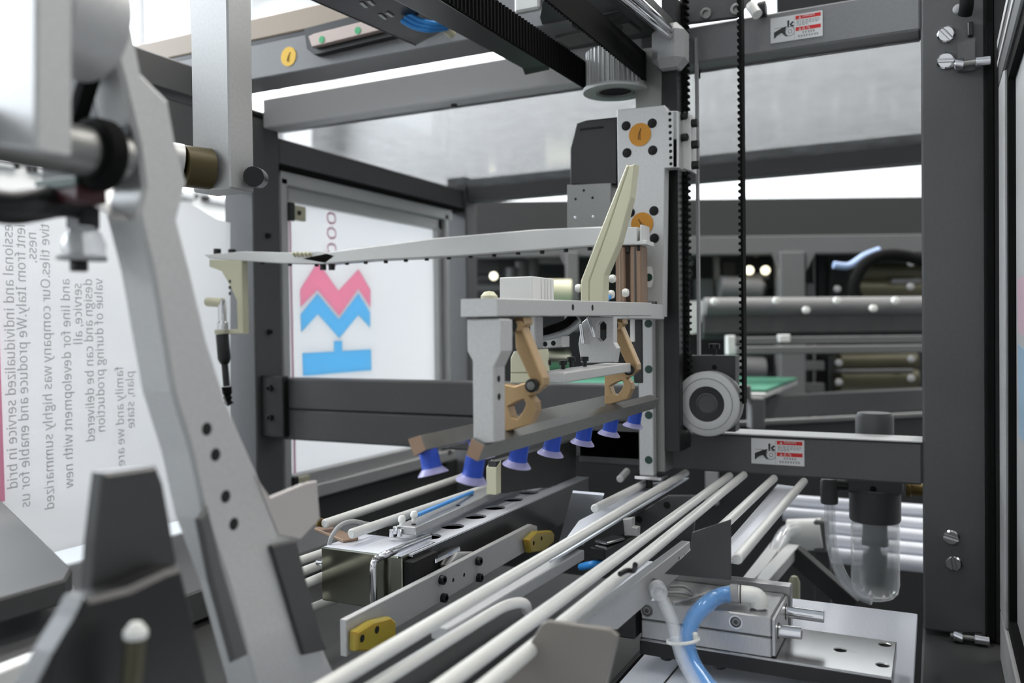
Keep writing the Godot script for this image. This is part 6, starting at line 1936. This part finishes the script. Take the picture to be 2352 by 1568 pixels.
	lathe(st, Vector3(-0.4642, 1.3468, -0.3509), Vector3.UP, [[0.0, 0.0], [0.0125, 0.0], [0.0125, 0.008], [0.010, 0.0145], [0.006, 0.0185], [0.0, 0.019]], 22)
	put(st, "hood", M.bowl_plastic, t)
	st = begin()
	rod(st, Vector3(-0.4683, 1.3469, -0.3489), Vector3(-0.4691, 1.3641, -0.3488), 0.004, 12)
	put(st, "core", M.pale_grey, t)
	st = begin()
	rod(st, Vector3(-0.4656, 1.3474, -0.3502), Vector3(-0.4657, 1.3447, -0.3502), 0.0145, 22)
	put(st, "flange", M.pale_grey, t)
	st = begin()
	rod(st, Vector3(-0.4671, 1.3448, -0.3495), Vector3(-0.4671, 1.3381, -0.3494), 0.0052, 16)
	put(st, "knob", M.black_oxide, t)
	# lower left bracket
	t = thing("dark_bracket", "large blurred dark bracket in the lower left foreground", "bracket", Vector3(-0.4227, 1.1384, -0.3459))
	st = begin()
	prism(st, [Vector3(-0.4000, 1.2253, -0.3123), Vector3(-0.4000, 1.2239, -0.3472), Vector3(-0.4000, 1.2131, -0.3519), Vector3(-0.4000, 1.1653, -0.3611), Vector3(-0.4000, 1.1589, -0.3561), Vector3(-0.4000, 1.1568, -0.3362), Vector3(-0.4000, 1.1571, -0.3136), Vector3(-0.4000, 1.1589, -0.3036), Vector3(-0.4000, 1.1905, -0.3068)], Vector3(-0.012, 0, 0), [], 0.002)
	put(st, "upper_plate", M.dark_steel, t)
	st = begin()
	prism(st, [Vector3(-0.3800, 1.1679, -0.2855), Vector3(-0.3800, 1.1662, -0.3112), Vector3(-0.3800, 1.1691, -0.3354), Vector3(-0.3800, 1.1688, -0.3460), Vector3(-0.3800, 1.0752, -0.3701), Vector3(-0.3800, 1.1234, -0.2527), Vector3(-0.3800, 1.1464, -0.2685), Vector3(-0.3800, 1.1597, -0.2800)], Vector3(-0.02, 0, 0), [], 0.003)
	put(st, "lower_body", M.black_paint, t)
	t = thing("locating_pin", "short pale pin with a slanted white top in front of the dark bracket", "pin", Vector3(-0.3701, 1.1354, -0.3050))
	st = begin()
	rod(st, Vector3(-0.3645, 1.1085, -0.2961), Vector3(-0.3612, 1.1496, -0.2984), 0.0050, 18, 0.001)
	put(st, "shank", M.olive, t)
	st = begin()
	lathe(st, Vector3(-0.3614, 1.1475, -0.2983), Vector3(0.08, 1, 0), [[0.0058, 0.0], [0.0058, 0.003], [0.003, 0.007], [0.0, 0.0075]], 18)
	put(st, "white_top", M.white_plastic, t)
	# pieces of bed at the lower left edge
	t = thing("bed_cover", "grey stepped bed covers at the lower left edge of the frame", "cover", Vector3(-0.8593, 1.0563, -0.5745))
	st = begin()
	prism(st, [Vector3(-1.6299, 1.1000, -0.9438), Vector3(-1.0253, 1.1000, -0.6539), Vector3(-0.6645, 1.1000, -0.4851), Vector3(-0.6376, 1.1000, -0.4595), Vector3(-0.6383, 1.1000, -0.3553)], Vector3(0, -0.02, 0), [], 0.002)
	put(st, "upper_cover", M.cabinet_grey, t)
	st = begin()
	prism(st, [Vector3(-0.7601, 1.0600, -0.4231), Vector3(-0.7680, 1.0600, -0.5582), Vector3(-0.6376, 1.0600, -0.4848), Vector3(-0.5570, 1.0600, -0.3245)], Vector3(0, -0.03, 0), [], 0.002)
	put(st, "lower_cover", M.frame_grey, t)
	st = begin()
	bar(st, Vector3(-0.5515, 1.0750, -0.3242), Vector3(-0.5548, 1.0750, -0.3838), 0.014, 0.012)
	put(st, "edge_bar", M.white_paint, t)
	# the second hanging plate with the brass bush
	t = thing("hanging_plate", "thick grey plate hanging beside the left post, with a brass bush", "plate", Vector3(-0.7567, 1.4657, -0.7500))
	st = begin()
	box(st, Vector3(-0.797, Vector3(-0.7566, 1.4682, -0.7500).y, -0.79), Vector3(-0.737, 2.1, -0.75), 0.002)
	put(st, "plate", M.anodized, t)
	st = begin()
	rod(st, Vector3(-0.7686, 1.4933, -0.7500), Vector3(-0.7686, 1.4933, -0.7500) + Vector3(-0.012, 0, 0.03), 0.024, 26)
	put(st, "brass_bush", M.dark_brass, t)
	st = begin()
	rod(st, Vector3(-0.7686, 1.4933, -0.7500) + Vector3(-0.012, 0.005, 0.03), Vector3(-0.7769, 1.4962, -0.7500) + Vector3(-0.022, 0.005, 0.06), 0.020, 26)
	put(st, "sleeve", M.anodized, t)
	st = begin()
	rod(st, Vector3(-0.7199, 1.4834, -0.7700), Vector3(-0.7397, 1.4871, -0.8000), 0.012, 18)
	put(st, "black_button", M.black_oxide, t)


# ---------------------------------------------------------------- the open door at the right
func build_right_door() -> void:
	var t := thing("machine_door", "open aluminium framed machine door along the right edge", "door", Vector3(0.0850, 0.8600, -0.8000))
	var st := begin()
	box(st, Vector3(0.0750, 0.9200, -1.3000), Vector3(0.1050, 1.6120, -1.2150), 0.002)
	put(st, "stile", M.pale_grey, t)
	st = begin()
	box(st, Vector3(0.0750, 1.6120, -1.3000), Vector3(0.1050, 1.6750, -0.2500), 0.002)
	put(st, "top_rail", M.frame_grey, t)
	st = begin()
	box(st, Vector3(0.0735, 1.6380, -1.3000), Vector3(0.0750, 1.6450, -0.2500), 0.0)
	box(st, Vector3(0.0735, 1.6620, -1.3000), Vector3(0.0750, 1.6720, -0.2500), 0.0)
	put(st, "rail_rib", M.anodized, t)
	st = begin()
	box(st, Vector3(0.0750, 0.8550, -1.3000), Vector3(0.1050, 0.9200, -0.2500), 0.002)
	put(st, "bottom_rail", M.pale_grey, t)
	st = begin()
	box(st, Vector3(0.0790, 0.9200, -1.2150), Vector3(0.1000, 1.6120, -1.1950), 0.0)
	box(st, Vector3(0.0790, 1.5960, -1.1950), Vector3(0.1000, 1.6120, -0.2500), 0.0)
	box(st, Vector3(0.0790, 0.9200, -1.1950), Vector3(0.1000, 0.9380, -0.2500), 0.0)
	put(st, "gasket", M.rubber, t)
	st = begin()
	box(st, Vector3(0.0870, 0.9350, -1.1950), Vector3(0.0950, 1.5980, -0.2500), 0.0)
	put(st, "sheet", M.pale_grey, t)
	st = begin()
	prism(st, [Vector3(0.0870, 1.3530, -1.1738), Vector3(0.0870, 1.3510, -0.8307), Vector3(0.0870, 1.2683, -0.8321), Vector3(0.0870, 1.2912, -1.1638)], Vector3(-0.0008, 0, 0))
	put(st, "pink_print", M.faint_pink, t)
	st = begin()
	prism(st, [Vector3(0.0870, 1.2759, -1.1642), Vector3(0.0870, 1.2575, -0.8323), Vector3(0.0870, 1.1705, -0.8337), Vector3(0.0870, 1.1692, -1.1558)], Vector3(-0.0008, 0, 0))
	put(st, "blue_print", M.faint_blue, t)
	t = thing("gap_plate", "black plate standing in for the dark gap behind the right front post", "plate", Vector3(0.0800, 1.3000, -1.4000))  # black plate added to darken the gap between post and door
	st = begin()
	box(st, Vector3(0.0725, 0.8540, -1.4700), Vector3(0.1200, 2.2000, -1.3600), 0.001)
	put(st, "plate", M.black_paint, t)
	for k in 2:
		var y: float = [148.0, 1462.0][k]
		var q: Vector3 = [Vector3(0.0241, 1.6600, -1.3450), Vector3(0.0204, 0.8620, -1.3450)][k]
		t = thing("stop_bolt", ["steel stop bolt with a lock nut near the top of the right post", "steel stop bolt with a lock nut at the foot of the right post"][k], "bolt", q)
		st = begin()
		rod(st, q, q + Vector3(0.012, 0, 0), 0.0085, 6, 0.001)
		put(st, "lock_nut", M.chrome, t)
		st = begin()
		rod(st, q + Vector3(-0.004, 0, 0), q + Vector3(0.042, 0, 0), 0.0042, 14)
		put(st, "thread", M.dull_steel, t)
		st = begin()
		rod(st, q + Vector3(0.026, 0, 0), q + Vector3(0.044, 0, 0), 0.0075, 18)
		put(st, "tip", M.chrome, t)
		st = begin()
		var g: Array = [Vector3(0.0286, 1.6915, -1.3520), Vector3(0.0500, 1.6971, -1.3520), Vector3(0.0499, 1.6521, -1.3520), Vector3(0.0285, 1.6522, -1.3520)] if k == 0 else [Vector3(0.0287, 0.8641, -1.3520), Vector3(0.0556, 0.8681, -1.3520), Vector3(0.0555, 0.8345, -1.3520), Vector3(0.0285, 0.8301, -1.3520)]
		prism(st, g, Vector3(0, 0, -0.006))
		put(st, "lug", M.frame_grey if k == 0 else M.black_paint, t)
	t = thing("cable_end", "black cable with a pale plug at the top of the right post", "cable", Vector3(0.0403, 1.7295, -1.3450))
	st = begin()
	tube(st, curve([Vector3(0.0403, 1.7576, -1.3400), Vector3(0.0390, 1.7353, -1.3350), Vector3(0.0370, 1.7260, -1.3400)], 5), 0.009, 12)
	put(st, "sheath", M.rubber, t)
	st = begin()
	lathe(st, Vector3(0.0293, 1.7391, -1.3520), Vector3.BACK, [[0.0, 0.0], [0.007, 0.0], [0.006, 0.004], [0.0, 0.006]], 14)
	put(st, "plug", M.pale_grey, t)
	fb(t, "socket", M.gloss_black, Vector3(0.0410, 1.7190, -1.3500), Vector3(0.0478, 1.6998, -1.3500), 0.01, 0.001)


# ---------------------------------------------------------------- the two warning labels
func label_image() -> ImageTexture:
	var w := 360
	var h := 180
	var im := Image.create(w, h, false, Image.FORMAT_RGB8)
	var paper := Color(0.80, 0.80, 0.80)
	var ink := Color(0.07, 0.07, 0.07)
	im.fill(paper)
	im.fill_rect(Rect2i(0, 0, w, 3), Color(0.62, 0.62, 0.62))
	im.fill_rect(Rect2i(0, h - 3, w, 3), Color(0.62, 0.62, 0.62))
	im.fill_rect(Rect2i(166, 8, 2, h - 16), Color(0.55, 0.55, 0.55))
	# arm drawn into the roller
	var arm := PackedVector2Array([Vector2(24, 150), Vector2(24, 104), Vector2(78, 80), Vector2(112, 72), Vector2(104, 96), Vector2(104, 122), Vector2(120, 148), Vector2(98, 138), Vector2(80, 116), Vector2(56, 124)])
	var fingers := [PackedVector2Array([Vector2(118, 82), Vector2(118, 34), Vector2(132, 34), Vector2(130, 80)]), PackedVector2Array([Vector2(134, 62), Vector2(152, 44), Vector2(166, 52), Vector2(146, 64), Vector2(164, 74), Vector2(160, 84), Vector2(140, 76)])]
	for y in h:
		for x in 168:
			var p := Vector2(x, y)
			if Geometry2D.is_point_in_polygon(p, arm) or Geometry2D.is_point_in_polygon(p, fingers[0]) or Geometry2D.is_point_in_polygon(p, fingers[1]):
				im.set_pixel(x, y, ink)
			var d := p.distance_to(Vector2(136, 112))
			if d < 34 and d > 8:
				im.set_pixel(x, y, paper)
			if (d < 33 and d > 29) or (d < 15 and d > 11):
				im.set_pixel(x, y, Color(0.35, 0.35, 0.35))
	im.fill_rect(Rect2i(26, 76, 60, 3), Color(0.4, 0.4, 0.4))
	im.fill_rect(Rect2i(40, 128, 60, 3), Color(0.5, 0.5, 0.5))
	# red headers with their warning triangles
	var red := Color(0.76, 0.09, 0.06)
	for y0 in [12, 92]:
		im.fill_rect(Rect2i(176, y0, 172, 26), red)
		for y in 18:
			im.fill_rect(Rect2i(204 - y / 2, y0 + 4 + y, y + 1, 1), paper)
		im.fill_rect(Rect2i(203, y0 + 10, 3, 6), red)
		im.fill_rect(Rect2i(203, y0 + 18, 3, 2), red)
	# two big glyphs in the lower header: each a set of strokes
	for s in [[226, 96, 12, 3], [224, 101, 16, 2], [223, 101, 3, 14], [229, 106, 10, 2], [229, 106, 2, 8], [237, 106, 2, 5], [229, 113, 12, 2], [252, 96, 2, 18], [252, 96, 8, 2], [258, 98, 2, 8], [264, 96, 2, 5], [261, 101, 12, 2], [263, 105, 8, 2], [262, 112, 12, 2], [265, 107, 2, 5], [270, 107, 2, 5]]:
		im.fill_rect(Rect2i(s[0], s[1], s[2], s[3]), paper)
	# fine print, too small to read: rows of word-length dashes and small block glyphs
	var rng := RandomNumberGenerator.new()
	rng.seed = 7
	for row in 4:
		var x := 182
		while x < [340, 336, 330, 262][row]:
			var l := rng.randi_range(8, 22)
			im.fill_rect(Rect2i(x, 46 + row * 10, mini(l, 342 - x), 4), Color(0.38, 0.38, 0.38))
			x += l + 5
	for row in 2:
		for k in (5 if row == 0 else 8):
			var gx := 222 + k * 18 if row == 0 else 192 + k * 18
			var gy := 126 + row * 24
			im.fill_rect(Rect2i(gx, gy, 13, 2), ink)
			im.fill_rect(Rect2i(gx + rng.randi_range(2, 8), gy - 2, 2, 16), ink)
			im.fill_rect(Rect2i(gx + 1, gy + 6, 12, 2), ink)
			im.fill_rect(Rect2i(gx + rng.randi_range(0, 3), gy + 12, rng.randi_range(8, 12), 2), ink)
	return ImageTexture.create_from_image(im)


func build_labels() -> void:
	var tex := label_image()
	for k in 2:
		var a: Vector3 = [Vector3(-0.2257, 1.7718, -1.3600), Vector3(-0.2591, 1.1263, -1.3600)][k]
		var b: Vector3 = [Vector3(-0.1501, 1.7330, -1.3600), Vector3(-0.1801, 1.0882, -1.3600)][k]
		if k == 0:
			a.y = (Vector3(-0.2257, 1.7718, -1.3600)).y
			b.y = (Vector3(-0.2247, 1.7331, -1.3600)).y
		else:
			b.y = (Vector3(-0.2594, 1.0861, -1.3600)).y
		var t := thing("warning_label", ["upper red and white warning label with a hand and roller, on the top front beam", "lower red and white warning label with a hand and roller, on the lower front beam"][k], "label", Vector3((a.x + b.x) / 2, b.y, -1.3597), "warning labels")
		var st := begin()
		box(st, Vector3(a.x, b.y, -1.3598), Vector3(b.x, a.y, -1.3588), 0.0002)
		put(st, "backing", M.label_white, t)
		var m := StandardMaterial3D.new()
		m.resource_name = "warning_print"
		m.albedo_texture = tex
		m.roughness = 0.45
		st = begin()
		var q := [Vector3(a.x, b.y, -1.3586), Vector3(b.x, b.y, -1.3586), Vector3(b.x, a.y, -1.3586), Vector3(a.x, a.y, -1.3586)]
		var uv := [Vector2(0, 1), Vector2(1, 1), Vector2(1, 0), Vector2(0, 0)]
		for i in [0, 2, 1, 0, 3, 2]:
			st.set_uv(uv[i])
			st.add_vertex(q[i])
		put(st, "print", m, t)
		var hgt := a.y - b.y
		letters("DANGER", hgt * 0.085, 0.0002, Vector3(lerpf(a.x, b.x, 0.62), a.y - hgt * 0.185, -1.3585), Vector3.RIGHT, Vector3.UP, M.label_white, "lettering", t)
